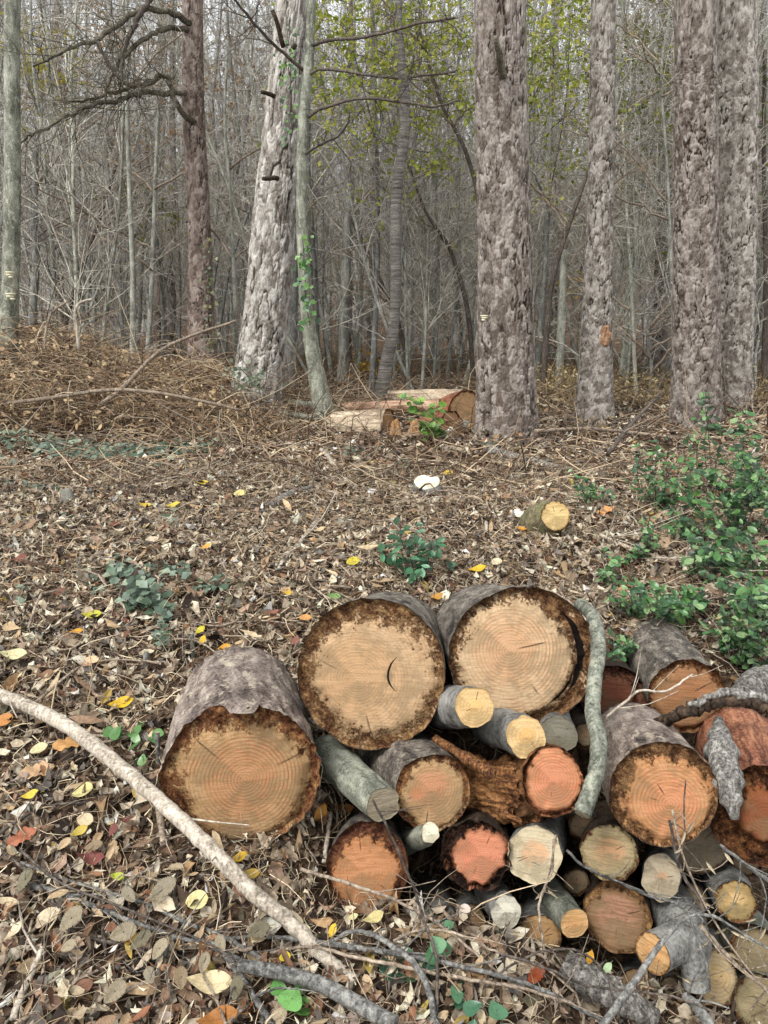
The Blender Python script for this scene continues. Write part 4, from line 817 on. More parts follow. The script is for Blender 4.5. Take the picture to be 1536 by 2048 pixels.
def wood_tree(label, pts, Y, mat, name='sapling_tree', cat='tree', group='smooth young trees near the clearing', n=None, ns=14, top=3.0):
    W = [[*P(a, b, Y), PR(c/2, b, Y)] for a, b, c in pts]; W = np.array(W)
    if pts[0][1] <= 0:
        s_ = W[0]-W[1]; s_ /= np.linalg.norm(s_[:3]); W = np.vstack([[*(W[0, :3]+s_[:3]*top), W[0, 3]*.6], W])
    g = float(H(W[-1, 0], W[-1, 1])); b = W[-1].copy(); b[2] = min(g, b[2])-.1; b[3] *= 1.1; W = np.vstack([W, b])
    n = n or 8*len(W); q = crom(W, n); q[:, 3] *= 1+.04*(rng.random(n)*2-1)
    root = empty(name, Vector((W[-1, 0], W[-1, 1], g)), label=label, cat=cat, group=group)
    mb = MB(); tube(mb, q[:, :3], q[:, 3], ns, noise=.03); child_world('trunk', mb.mesh('trunk', mat), root); return root
t4 = wood_tree('slim pale green smooth tree in front of the leaning pine', [(624, -10, 18), (618, 120, 20), (606, 260, 22), (603, 400, 22), (607, 520, 25), (614, 620, 27), (628, 720, 32), (650, 838, 44)], 8.0, M['sapling_near'])
add_limb(t4, [(606, 140, 8), (560, 100, 7.8), (520, 60, 7.6), (465, -5, 7.4)], [4, 2.5], M['twig_dark'], 'branch', 20, 6, .01, 8, .5)
add_limb(t4, [(615, 95, 8), (660, 80, 7.9), (740, 72, 7.7), (830, 48, 7.6), (912, 35, 7.5)], [4, 2.5], M['twig_dark'], 'branch', 20, 6, .01, 8, .5)
add_limb(t4, [(612, 155, 8), (645, 138, 7.9), (720, 148, 7.8), (800, 156, 7.7), (912, 142, 7.6)], [3.5, 2], M['twig_dark'], 'branch', 20, 6, .01, 8, .5)
add_limb(t4, [(605, 240, 8), (650, 215, 7.9), (720, 198, 7.8), (800, 203, 7.7), (870, 213, 7.6), (920, 200, 7.5)], [3.5, 2], M['twig_dark'], 'branch', 20, 6, .01, 8, .5)
add_limb(t4, [(604, 312, 8), (640, 290, 7.9), (680, 270, 7.9), (700, 240, 7.8)], [3, 2], M['twig_dark'], 'branch', 14, 6, .01, 5, .4)
t5 = wood_tree('wavy cherry tree with ring banded bark at centre', [(797, -10, 15), (797, 60, 17), (803, 130, 20), (810, 210, 22), (806, 290, 21), (794, 380, 21), (791, 470, 21), (792, 560, 21), (786, 660, 23), (772, 730, 26), (762, 800, 31)], 10, M['cherry'], 'cherry_tree', 'cherry tree', ns=18, n=90)
t1 = wood_tree('smooth grey green trunk at the far left edge', [(25, -10, 30), (24, 150, 30), (25, 300, 32), (24, 450, 32), (20, 600, 34), (17, 690, 40)], 8.6, M['sapling_near'], ns=18)
for k_, (py_, w_) in enumerate([(545, 20), (588, 24)]):
    pass
sap = [  # hand placed slender trees
 ('slender pale stem left of the crooked dead limbs', [(255, 60, 9), (254, 200, 9), (260, 400, 10), (266, 560, 11), (266, 730, 13)], 10.5),
 ('second slender stem a little right of the first at left', [(318, 210, 7), (312, 330, 8), (308, 450, 9), (302, 600, 10), (295, 730, 12)], 11),
 ('grey stem with forked limb next to the far left trunk', [(72, 290, 12), (70, 420, 13), (72, 520, 15), (66, 650, 18)], 12),
 ('dark slanting sapling leaning right at left of the clearing', [(232, 330, 6), (205, 420, 8), (170, 520, 9), (130, 660, 12)], 11.5),
 ('thin upright stem between reddish pine and leaning pine', [(455, 80, 5), (450, 250, 6), (462, 400, 6), (468, 550, 7), (474, 680, 9)], 10.5),
 ('grey trunk just right of the leaning pine base', [(590, 350, 16), (588, 500, 19), (584, 640, 22), (582, 790, 25)], 12),
 ('thin grey trunk right of the smooth pale tree', [(700, 380, 16), (695, 450, 18), (690, 600, 20), (684, 800, 24)], 14),
 ('slanting dark stem crossing behind the cherry tree', [(700, 430, 7), (760, 560, 8), (800, 660, 9), (830, 800, 10)], 12.5),
 ('long dark stem arching left of the thick pine', [(840, 60, 6), (880, 200, 7), (930, 300, 8), (960, 420, 10), (968, 600, 12), (972, 790, 14)], 10.8),
 ('bent dark stem left of the thick pine and lower', [(808, 300, 5), (850, 420, 6), (900, 500, 8), (935, 620, 10), (950, 790, 13)], 11.6),
 ('forked dark sapling right of the thick pine', [(1215, 190, 5), (1180, 330, 6), (1145, 430, 9), (1110, 540, 10), (1095, 640, 11), (1085, 800, 13)], 10.2),
 ('thin pale stem between slim pine and the paired pines', [(1245, 250, 5), (1252, 400, 6), (1262, 560, 6), (1268, 700, 8), (1272, 790, 9)], 11),
 ('wavy thin stem left of the paired pines', [(1340, 20, 4), (1322, 150, 5), (1332, 300, 5), (1340, 460, 6), (1346, 640, 8), (1350, 800, 9)], 9.6),
 ('pale forked stem low between the right pines', [(1300, 640, 4), (1295, 690, 6), (1303, 740, 7), (1298, 800, 8)], 10.5),
 ('slim trunk behind the thick pine on its right', [(1128, 500, 14), (1122, 650, 16), (1116, 800, 18)], 12.5),
 ('tall dark trunk at far right edge', [(1530, 100, 8), (1528, 300, 9), (1532, 550, 11), (1528, 760, 14)], 11.5),
]
for lb, pts, Y_ in sap:
    rt_ = wood_tree(lb, pts, Y_, M['twig_dark'] if 'dark' in lb else M['sapling'], group='slender trees behind the clearing', ns=8)
    for _ in range(R.randint(3, 6)):
        i = R.uniform(.05, .7)*(len(pts)-1); a = pts[int(i)]; b = pts[int(i)+1]; f = i-int(i); x_ = a[0]*(1-f)+b[0]*f; y_ = a[1]*(1-f)+b[1]*f
        s_ = R.choice((-1, 1)); Ln = R.uniform(60, 170); dy = R.uniform(.5, 1.6)
        add_limb(rt_, [(x_, y_, Y_), (x_+s_*Ln*.4, y_-Ln*.35*dy, Y_+R.uniform(-.4, .4)), (x_+s_*Ln, y_-Ln*.7*dy, Y_+R.uniform(-.8, .8))], [2.6, 1.2], M['twig'], 'branch', 9, 4, .04, 6, .6)
reds = [('far reddish pine trunk between the two slender left stems', [(322, 270, 15), (319, 420, 15), (317, 560, 16), (316, 700, 18)], 18),
        ('far salmon pine trunk glimpsed right of the smooth pale tree', [(702, 250, 12), (702, 380, 15), (698, 480, 16), (694, 700, 18)], 20),
        ('far reddish pine trunk right of the thick pine', [(1112, 380, 12), (1115, 500, 13), (1118, 700, 14)], 20),
        ('far brown pine trunk at left beyond the dark slanting sapling', [(250, 430, 12), (249, 560, 14), (248, 700, 15)], 21),
        ('far dark pine trunk between slim pine and paired pines', [(1330, 350, 26), (1325, 500, 28), (1318, 760, 32)], 15),
        ('far grey pine trunk second from the left edge', [(115, 330, 18), (118, 480, 20), (116, 690, 22)], 19),
        ('far grey pine left of the reddish brown pine', [(345, 420, 14), (344, 560, 16), (342, 720, 18)], 17),
        ('far trunk seen just left of the cherry tree', [(745, 430, 10), (742, 600, 12), (738, 760, 14)], 18),
        ('far brown trunk behind the pair at the right edge', [(1518, 300, 20), (1520, 500, 22), (1519, 770, 24)], 16)]
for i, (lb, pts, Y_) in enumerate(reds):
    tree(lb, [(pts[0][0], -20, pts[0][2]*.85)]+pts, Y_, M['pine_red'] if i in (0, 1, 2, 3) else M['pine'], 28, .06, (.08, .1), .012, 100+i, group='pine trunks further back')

# fungus and ivy on trunks
def leafquad(mb, c, nrm, size, col, asp=.75, fold=.25, spin=None):
    n = np.asarray(nrm, float); n /= np.linalg.norm(n)+1e-9
    a = np.cross(n, [0, 0, 1.]) if abs(n[2]) < .95 else np.array([1., 0, 0]); a /= np.linalg.norm(a); b = np.cross(n, a)
    t = R.uniform(0, 6.283) if spin is None else spin; u = a*math.cos(t)+b*math.sin(t); v = np.cross(n, u)
    L_ = size*.5; W_ = L_*asp; c = np.asarray(c)
    V = [c-u*L_, c-u*L_*.1+v*W_+n*fold*W_, c+u*L_, c-u*L_*.1-v*W_+n*fold*W_, c+n*0]
    mb.add(V, [[0, 4, 1], [1, 4, 2], [2, 4, 3], [3, 4, 0]], None, col)
def vine(label, path, Y, spread, count, size, cols):
    mb = MB(); W = crom([list(P(a, b, Y)) for a, b in path], 40)
    tube(mb, W+np.array([0, -.02, 0]), np.full(40, .004), 4, False, A=lin('4a3a2a'))
    for _ in range(count):
        c = W[R.randrange(40)]+np.array([R.gauss(0, spread), -R.uniform(.01, .07), R.gauss(0, .05)])
        leafquad(mb, c, [R.uniform(-.6, .6), -1, R.uniform(0, .8)], size*R.uniform(.6, 1.2), lin(R.choice(cols)), .9)
    return link('ivy_vine', mb.mesh('ivy_vine', M['ivy']), label=label, cat='ivy', kind='thing')
IV = ['3f6a35', '55803c', '2f5230', '6f9a45']
vine('bright green ivy climbing the slim smooth tree in front of leaning pine', [(606, 480), (610, 540), (612, 600), (620, 650)], 7.88, .05, 60, .06, IV)
vine('ivy wisps on the upper part of the leaning pine', [(588, 80), (582, 150), (584, 220), (580, 300)], 8.3, .07, 60, .05, IV)
vine('thin dull ivy up the reddish brown pine', [(418, 480), (422, 560), (424, 640), (420, 700)], 9.75, .05, 60, .05, ['3d4a2c', '56602f', '6b6a35'])
vine('ivy and lichen tangle at the base of the leaning pine', [(480, 735), (500, 760), (490, 790)], 8.1, .12, 70, .05, ['4f6048', '6d7a5c', '3f5038'])
def fungus(px, py, Y, s, label):
    mb = MB()
    for k_ in range(3):
        th = np.linspace(0, 2*math.pi, 14, endpoint=False); r_ = s*(1-.25*k_); c = np.array(P(px, py, Y))+[R.uniform(-.2, .2)*s, 0, -k_*s*.45]
        t_ = np.stack([r_*np.cos(th), -abs(r_*.9)*np.sin(th), np.full(14, .15*s)], 1)+c; b_ = np.stack([r_*.8*np.cos(th), -r_*.7*np.sin(th), np.full(14, -.12*s)], 1)+c
        V = np.vstack([t_, b_, [c+[0, 0, .22*s]], [c-[0, 0, .2*s]]]); j = np.arange(14); q = (j+1) % 14
        mb.add(V, np.vstack([np.stack([j, q, np.full(14, 28)], 1), np.stack([q+14, j+14, np.full(14, 29)], 1)]), np.stack([j, j+14, q+14, q], 1))
    g = NG('cream bracket fungus', .6); g.color(lin('e2dcbc')); link('bracket_fungus', mb.mesh('bracket_fungus', g.m), label=label, cat='fungus')
fungus(968, 632, 6.67, .035, 'small cream bracket fungus on the left side of the thick pine')
fungus(20, 545, 8.43, .05, 'upper grey bracket fungus on the far left trunk')
fungus(22, 588, 8.43, .055, 'lower grey bracket fungus on the far left trunk')
# ---------------------------------------------------------------- leaf litter: loose small leaves, needles and twig bits (nobody could count them)
def normals(x, y, e=.03):
    gx = (H(x+e, y)-H(x-e, y))/(2*e); gy = (H(x, y+e)-H(x, y-e))/(2*e)
    n = np.stack([-gx, -gy, np.ones_like(gx)], -1); return n/np.linalg.norm(n, axis=1)[:, None]
def basis(nrm, ang):
    a = np.cross(nrm, np.array([0.13, .3, 1.0])); a /= np.linalg.norm(a, axis=1)[:, None]; b = np.cross(nrm, a)
    u = a*np.cos(ang)[:, None]+b*np.sin(ang)[:, None]; return u, np.cross(nrm, u)
PAL = [(lin(c), w) for c, w in [('b8ab96', 14), ('9c8f7e', 12), ('d2c8b2', 13), ('857563', 11), ('5c4d41', 11), ('8f7663', 7), ('ab9380', 6), ('352c26', 13), ('e2dac6', 8), ('77726c', 8), ('a98c68', 3), ('74503f', 2), ('b8a45c', .8), ('8c6a50', 2), ('66624f', 2)]]
def pick_cols(n):
    w_ = np.array([w for _, w in PAL]); c = np.array([c for c, _ in PAL])[rng.choice(len(PAL), n, p=w_/w_.sum())]
    return np.clip(c*(.64+.72*rng.random((n, 1))), 0, .75)
def leaves_np(name, pos, nrm, size, asp, cols, mat, curl=(.1, 1.2), parent=None, fold=.5):
    n = len(pos); u, v = basis(nrm, rng.random(n)*6.283); L_ = size[:, None]; Wd = (size*asp)[:, None]
    cu = rng.uniform(curl[0], curl[1], n)[:, None]*np.where(rng.random((n, 1)) < .75, 1, -1); fo = rng.uniform(-fold, fold, n)[:, None]
    sk = rng.uniform(-.3, .3, n)[:, None]
    def pt(a, b):   # a along -0.5..0.5, b across -0.5..0.5
        z = cu*(a*a*1.0-.06)*L_+abs(b)*fo*Wd*1.3 + a*b*sk*L_*1.5
        return pos+u*(a*L_)+v*(b*Wd+sk*(a*a)*L_)+nrm*z
    P_ = np.stack([pt(-.5, 0), pt(-.2, .46), pt(-.2, 0), pt(-.2, -.5), pt(.2, .38), pt(.22, 0), pt(.2, -.36), pt(.5, 0)], 1)
    F = np.array([[0, 2, 1], [0, 3, 2], [1, 2, 5], [1, 5, 4], [2, 3, 6], [2, 6, 5], [4, 5, 7], [5, 6, 7]])
    FF = (np.arange(n)[:, None, None]*8+F[None]).reshape(-1, 3)
    col = np.repeat(cols, 8, 0)*np.tile(np.array([1, .96, 1.03, .9, .95, 1.04, .93, 1])[:, None], (n, 1))
    return link(name, mesh_from(name, P_.reshape(-1, 3), [FF], mat, {'Col': ('FLOAT_COLOR', np.clip(col, 0, 1))}, smooth=False), parent, kind='stuff')
def scatter(n, y0, y1, pw=1.0, wf=.56, wo=.35):
    y = y0+(y1-y0)*rng.random(n)**pw; keep = rng.random(n) < 1; x = (rng.random(n)*2-1)*(wf*y+wo); return x[keep], y[keep]
def area_scatter(n, y0, y1, wf=.56, wo=.3):
    k = n*3; y = rng.uniform(y0, y1, k); a = (wf*y+wo)/(wf*y1+wo); m = rng.random(k) < a; y = y[m][:n]; x = (rng.random(len(y))*2-1)*(wf*y+wo); return x, y
def tilt(nr, amt):
    n = nr+rng.normal(size=nr.shape)*amt; return n/np.linalg.norm(n, axis=1)[:, None]
def dens_mask(x, y, k=.25):
    return rng.random(len(x)) < np.clip(.8+k*2*fbm(x*1.4, y*1.4, 0, 91, 3), .25, 1)
x, y = area_scatter(72000, 1.1, 6.0); m = ~((x > -.2) & (y > 1.93) & (y < 2.85)); m0 = dens_mask(x, y) & m; x, y = x[m0], y[m0]; n = len(x)
z = H(x, y)+rng.random(n)**1.6*.045
sz = rng.gamma(4, .0098, n).clip(.014, .09)
leaves_np('leaf_litter', np.stack([x, y, z], 1), tilt(normals(x, y), .5), sz, rng.uniform(.2, .72, n), pick_cols(n), M['litter'], curl=(.2, 2.6), fold=.9, parent=ground)
x, y = area_scatter(34000, 6.0, 16.0); n = len(x); z = H(x, y)+rng.random(n)*.05
leaves_np('far_leaf_litter', np.stack([x, y, z], 1), tilt(normals(x, y), .45), rng.uniform(.035, .085, n), rng.uniform(.4, .9, n), pick_cols(n), M['litter'], parent=ground)
def sticks_np(name, pos, dirs, L_, rad, cols, mat, bend=.15, parent=None, ns=3, seg=3):
    n = len(pos); d = dirs/np.linalg.norm(dirs, axis=1)[:, None]; s1 = np.cross(d, [0.2, .1, 1.]); s1 /= np.linalg.norm(s1, axis=1)[:, None]+1e-9; s2 = np.cross(d, s1)
    ba, bb = rng.normal(size=(2, n))*bend; rings = []
    for k in range(seg+1):
        t = k/seg; bow = (t*(1-t)*4); wob = rng.normal(size=(n, 1))*.03*(0 < k < seg)
        c = pos+d*(L_*t)[:, None]+s1*(ba*L_*bow)[:, None]+s2*(bb*L_*bow)[:, None]+s1*wob*L_[:, None]
        r = rad*(1-.55*t)
        for j in range(ns):
            a = j*2*math.pi/ns; rings.append(c+(s1*math.cos(a)+s2*math.sin(a))*r[:, None])
    V = np.stack(rings, 1); F = []
    for k in range(seg):
        for j in range(ns): q = (j+1) % ns; F.append([k*ns+j, k*ns+q, (k+1)*ns+q, (k+1)*ns+j])
    m_ = (seg+1)*ns; FF = (np.arange(n)[:, None, None]*m_+np.array(F)[None]).reshape(-1, 4)
    return link(name, mesh_from(name, V.reshape(-1, 3), [FF], mat, {'Col': ('FLOAT_COLOR', np.repeat(cols, m_, 0))}), parent, kind='stuff')
def twcols(n, pal=('8b7560', 'a8957b', '6a5645', 'c4b296', '54463a', '948a7c')):
    return np.array([lin(c) for c in pal])[rng.integers(0, len(pal), n)]*(.8+.6*rng.random((n, 1)))
x, y = area_scatter(32000, 1.1, 6.0); n = len(x); nr = normals(x, y); d = rng.normal(size=(n, 3)); d -= nr*(d*nr).sum(1)[:, None]*.8
sticks_np('twig_litter', np.stack([x, y, H(x, y)+.01+rng.random(n)*.045], 1), d, rng.gamma(2.2, .035, n).clip(.02, .35), rng.gamma(2.2, .0006, n).clip(.0006, .004), twcols(n, ('b09c80', 'cbbb9e', '7a6653', 'ddd0b4', '5a4a3d', '9d9282')), M['litter'], parent=ground)
x, y = area_scatter(9000, 5.0, 15.0); n = len(x); nr = normals(x, y); d = rng.normal(size=(n, 3)); d[:, 2] = abs(d[:, 2])*.35
sticks_np('far_twig_litter', np.stack([x, y, H(x, y)+.01+rng.random(n)*.08], 1), d, rng.gamma(2.5, .13, n).clip(.08, 1.3), rng.uniform(.002, .008, n), twcols(n), M['litter'], parent=ground)
# needles: fine straight bits, thickest in the middle of the slope
x, y = area_scatter(16000, 2.0, 6.0); m = (x > -.6) & (rng.random(len(x)) < .75); x, y = x[m], y[m]; n = len(x); nr = normals(x, y); d = rng.normal(size=(n, 3)); d[:, 2] *= .35
sticks_np('needle_litter', np.stack([x, y, H(x, y)+.01+rng.random(n)*.03], 1), d, rng.uniform(.04, .11, n), rng.uniform(.0005, .0011, n), twcols(n, ('8a735c', 'b39c7c', '6b5340', 'a58f74')), M['litter'], parent=ground, seg=2)

x, y = area_scatter(2600, 1.2, 6.5); n = len(x)      # chips and bark flakes
leaves_np('wood_chips', np.stack([x, y, H(x, y)+.01+rng.random(n)*.045], 1), tilt(normals(x, y), .3), rng.gamma(4, .018, n).clip(.03, .17), rng.uniform(.12, .3, n), np.array([lin(q) for q in ('b59e7e', '8c7560', 'c8b594', '6f5a48', 'a08a6c')])[rng.integers(0, 5, n)]*(.8+.4*rng.random((n, 1))), M['litter'], curl=(0, .6), fold=.25, parent=ground)
x, y = area_scatter(700, 1.25, 6.5); n = len(x); nr = normals(x, y); dd_ = rng.normal(size=(n, 3)); dd_ -= nr*(dd_*nr).sum(1)[:, None]*.95
sticks_np('broken_sticks', np.stack([x, y, H(x, y)+.02+rng.random(n)*.03], 1), dd_, rng.uniform(.06, .32, n), rng.uniform(.003, .007, n), twcols(n, ('9d8b74', 'b8a68c', '6b5b4c', '83796c')), M['twig'], parent=ground, ns=6, seg=4)
xs, ys, hs_ = [], [], []
for (px_, Y_, r_) in [(1012, 6.9, .26), (1392, 7.3, .24), (1468, 8.4, .2), (1190, 8.0, .2), (512, 8.6, .32), (404, 10, .2), (650, 8, .12), (762, 10, .12), (17, 8.6, .13)]:
    k = 420; a_ = rng.random(k)*6.283; q_ = r_*(.9+rng.gamma(1.5, .35, k)); cx_ = (px_-768)/FPX*Y_*1.02
    xs.append(cx_+q_*np.cos(a_)); ys.append(Y_+q_*np.sin(a_)); hs_.append(np.clip(.13-(q_-r_*.9)*.3, 0, .13)*rng.random(k))
x, y, h_ = map(np.concatenate, (xs, ys, hs_)); n = len(x)
leaves_np('banked_leaves', np.stack([x, y, H(x, y)+h_+.01], 1), tilt(normals(x, y), .6), rng.uniform(.03, .08, n), rng.uniform(.3, .8, n), pick_cols(n), M['litter'], curl=(.2, 2), parent=ground)

# ---------------------------------------------------------------- single leaves that can be picked out
def leaf_mesh(kind):
    rows, cols = (30, 7) if kind == 'hornbeam' else (18, 5) if kind == 'oak' else (10, 5)
    t = np.linspace(0, 1, rows); 
    if kind == 'hornbeam': wd = .30*np.sin(math.pi*t**.8)**.75*(1+.09*np.where(np.arange(rows) % 2, 1, -1)); 
    elif kind == 'oak': wd = (.30*np.sin(math.pi*(t*.96+.02)**1.1)**.6)*(.62+.38*np.abs(np.sin(4.5*math.pi*t)))
    elif kind == 'round': wd = .42*np.sin(math.pi*t**.9)**.6
    elif kind == 'holly': wd = .27*np.sin(math.pi*t)**.8*(1+.16*np.cos(t*math.pi*8))
    elif kind == 'heart': wd = .48*np.sin(math.pi*t**.62)**.8
    else: wd = .25*np.sin(math.pi*t**.85)**.8
    b = np.linspace(-1, 1, cols); T, B = np.meshgrid(t, b, indexing='ij')
    X = (T-.5); Y_ = B*wd[:, None]
    cr = {'hornbeam': .10, 'oak': .12, 'round': .10, 'holly': .08, 'heart': .05}.get(kind, .14)
    Z = cr*np.abs(B)*wd[:, None]*2+.22*cr*10*(T-.5)**2*.5+.02*vn(T*3, B*2, 0, hash(kind) % 7 if False else 5)
    if kind == 'hornbeam': Z = Z+.022*np.cos(2*math.pi*(T*9-np.abs(B)*1.6))*(np.abs(B) > .05)
    if kind == 'plain': Z = Z+.03*np.sin(T*8+B)+.3*(T-.5)**2
    if kind == 'oak': Z = Z+.06*np.sin(T*11+B*2)
    if kind in ('plain2',): Z = Z+.9*(T-.5)**2+.16*B*(T-.3)+.05*np.sin(T*9+B*2)
    V = np.stack([X, Y_, Z], -1).reshape(-1, 3); i = np.arange(rows-1)[:, None]*cols; j = np.arange(cols-1)[None]
    F = np.stack([i+j, i+cols+j, i+cols+j+1, i+j+1], -1).reshape(-1, 4)
    mb = MB(); mb.add(V, None, F); tube(mb, crom([[-.5, 0, 0], [-.64, .01, -.01], [-.75, .03, .0]], 4), np.array([.012, .01, .01, .009]), 4, False)
    m = mb.mesh('leaf_'+kind, M['leaf']); return m
LM = {k: leaf_mesh(k) for k in ('plain', 'plain2', 'round', 'oak', 'hornbeam')}
GM = {}
for k in ('holly', 'heart', 'plain', 'round'):
    GM[k] = leaf_mesh(k); GM[k].materials.clear(); GM[k].materials.append(M['green'])
def place_leaf(me, pos, nrm, ang, size, col, parent=None, name='leaf', stretch=1.0):
    nrm = Vector(nrm).normalized(); a = nrm.cross(Vector((.01, 1, .02))).normalized(); b = nrm.cross(a)
    u = a*math.cos(ang)+b*math.sin(ang); v = nrm.cross(u)
    o = bpy.data.objects.new(name, me); C.objects.link(o)
    Mx = Matrix(((u.x*size, v.x*size*stretch, nrm.x*size, pos[0]), (u.y*size, v.y*size*stretch, nrm.y*size, pos[1]), (u.z*size, v.z*size*stretch, nrm.z*size, pos[2]), (0, 0, 0, 1)))
    if parent is not None:
        o.parent = parent; Mx = parent.matrix_basis.inverted() @ Mx
    o.matrix_basis = Mx; o.color = (*lin(col), 1); return o
YEL, PAL_Y, ORA, RED, OAKC, PALE, TAN_, BRN, GRN = 'd8b52e', 'd9cf86', 'c98a3e', 'b0573c', 'c99a68', 'ded3b2', 'bda283', '7c5238', '8fa84a'
hero = [(242, 1407, 52, 'plain', YEL, .3), (185, 1230, 40, 'plain', 'b9b83c', .2), (152, 1264, 30, 'plain', 'd39a2f', .5), (400, 1262, 30, 'plain', 'c8bf3a', 1.5), (405, 1282, 26, 'plain', YEL, 1.2), (448, 1296, 30, 'plain', 'dba336', .8),
 (955, 1139, 40, 'plain', YEL, 0), (953, 1186, 36, 'round', YEL, .6), (706, 1123, 28, 'round', 'c9bc3a', .3), (575, 1186, 22, 'plain', 'c9a93a', .4), (165, 1582, 46, 'round', 'd5cf92', .1), (78, 1498, 36, 'round', 'd8d3a8', .5),
 (184, 1320, 28, 'round', 'e0c49e', .2), (28, 1310, 56, 'plain', 'd3cfa4', .1), (62, 1590, 38, 'plain', 'd7c24a', .2), (8, 1441, 38, 'round', 'c98f52', .2), (394, 1801, 46, 'round', 'ddd69c', .3), (140, 1487, 66, 'oak', 'd5a56a', .3), (76, 1542, 66, 'oak', 'c8a883', .4),
 (45, 1673, 58, 'oak', 'ad6e52', .5), (180, 1718, 60, 'plain2', '7f4c44', .2), (226, 1664, 34, 'plain2', '7c4a44', 1), (158, 1664, 40, 'plain', 'c3b052', 1), (478, 1716, 40, 'plain', 'bf9c2f', .1), (236, 1753, 32, 'plain', 'b3c243', 0), (502, 1748, 40, 'plain', 'a98f3a', .2),
 (420, 1967, 96, 'plain', 'dccfa8', .1), (262, 1878, 34, 'plain', 'd0a83c', 1.5), (438, 2038, 84, 'plain2', 'a5703a', .3), (570, 1914, 24, 'round', 'd4c430', .3), (665, 1862, 30, 'plain', 'dcbc3c', 1.4), (748, 1836, 46, 'plain2', 'c9c08a', .3), (1042, 1058, 24, 'plain', 'd09436', .2),
 (1211, 1022, 40, 'oak', 'd09a62', .1), (896, 946, 22, 'round', 'd2b43a', .3), (405, 966, 26, 'plain', 'cdb94c', .2), (290, 1011, 30, 'plain', 'cbb046', .1), (480, 987, 26, 'round', 'd9cc8a', .4), (345, 1012, 40, 'plain', 'cdbb4c', 0), (412, 1094, 28, 'plain', 'd8a54c', .3),
 (36, 1120, 44, 'plain2', '7c4a3e', .2), (112, 1186, 40, 'plain2', '6f4a38', .3), (245, 1272, 40, 'plain2', '6f4a38', .2), (640, 1632, 46, 'plain2', 'cb9442', 1.2), (688, 1618, 40, 'plain2', '9c6a38', .2), (705, 1835, 26, 'plain', 'd0cd9a', .5), (603, 1866, 40, 'round', 'd9d6ac', .3),
 (1180, 1918, 30, 'plain2', 'cc9a30', 1.0), (1214, 1938, 30, 'plain', 'a9c49a', 1.1), (1072, 1950, 46, 'oak', 'a5522e', .7), (930, 1818, 24, 'round', 'd9cdc4', .5), (668, 1193, 30, 'plain', '7aa862', .3), (870, 1196, 36, 'plain2', 'b98a40', .1), (900, 1240, 50, 'plain', 'd8b98a', .3), (548, 1225, 24, 'plain', '9a6558', .3),
 (590, 1285, 28, 'plain2', '946458', 1), (610, 1236, 26, 'round', 'cf9a5c', 0), (1330, 1085, 40, 'oak', 'b8a184', 1.3), (1245, 1185, 36, 'oak', 'a98a64', 1.4), (640, 1060, 26, 'plain', 'c9b490', .3), (1040, 1030, 24, 'round', 'e8e6de', .4), (993, 1124, 24, 'round', 'e0d4b2', 0), (250, 1640, 30, 'plain2', '6b4034', 0),
 (530, 1530, 40, 'plain', 'cdb38e', 0) , (90, 1350, 40, 'plain2', '8a6a50', .2), (170, 1640, 34, 'round', 'd7c8a6', .1)]
for (px, py, s_, k, col, an) in hero:
    p = PG(px, py, .05) if not (1160 < px < 1230 and 1900 < py < 1950) else P(px, py, 1.74); nn = Vector((R.uniform(-.25, .25), -.45+R.uniform(-.2, .2), 1))
    if px == 930: p = P(px, py, 1.85)
    if (px, py) == (530, 1530): continue
    place_leaf(LM[k], p, nn, an+R.uniform(-.3, .3), PR(s_, py, p.y), col, ground)
cols_ = [TAN_, '7c604a', 'a58a70', 'c8b290', '8c6a52', 'b09072', '664a3a', 'd2c4a4', 'a07a5a', '85604c', 'bda483', '96664a', 'a4968e', 'bda65c', 'd8ccb0', 'a59478', '8c7a68', 'b3a58c', '6b5848']
cnt = 0
while cnt < 222:
    px, py = R.uniform(0, 1100), 2048-(850*R.random()**1.5)
    if px > 600 and py > 1250 and not (py > 1880 and px < 1000): continue
    if 330 < px < 640 and 1320 < py < 1690: continue
    p = PG(px, py, R.uniform(.02, .055)); k = R.choices(('plain', 'plain2', 'round', 'oak', 'hornbeam'), (5, 5, 2, 2, 3))[0]
    place_leaf(LM[k], p, (R.gauss(0, .4), -.3+R.gauss(0, .35), 1), R.uniform(0, 6.28), R.uniform(.035, .075), R.choice(cols_), ground, stretch=R.uniform(.4, .95)); cnt += 1

# hornbeam twig with its own ribbed leaves, lower left; and the dry one over the pile
def leafy_twig(label, stem_pts, leaves, cols, lift, rad, face_cam=.6, st=1.0, mat='twig_dark'):
    root, q = branch('hornbeam_twig', label, stem_pts, [rad, rad*.6], M[mat], 6, lift=lift, cat='twig', twigs=0)
    for (px, py, s_, an, Y_) in leaves:
        s_ *= .86
        p = P(px, py, Y_) if Y_ else PG(px, py, lift)
        nn = Vector((R.uniform(-.35, .35), -face_cam-R.uniform(0, .3), 1))
        if st < 1: nn = Vector((R.uniform(-.8, .8), -1, R.uniform(-.1, .4)))
        place_leaf(LM['hornbeam'], p, nn, an, PR(s_, py, p.y), R.choice(cols), root, stretch=st*R.uniform(.85, 1.1))
        k = int(np.argmin(np.linalg.norm(q[:, :3]-np.array(p), axis=1))); mb = MB(); a = q[k, :3]-np.array(root.location); b = np.array(p-root.location)
        if np.linalg.norm(a-b) < .3: tube(mb, crom([a, (a+b)/2+rng.normal(size=3)*.01, b], 5), np.full(5, .0012), 4, False); link('leaf_stalk', mb.mesh('leaf_stalk', M[mat]), root)
HC = ['8d8672', '7a7660', '958c76', '80806a', 'a0967e', '6f6a54', '8a7a60']
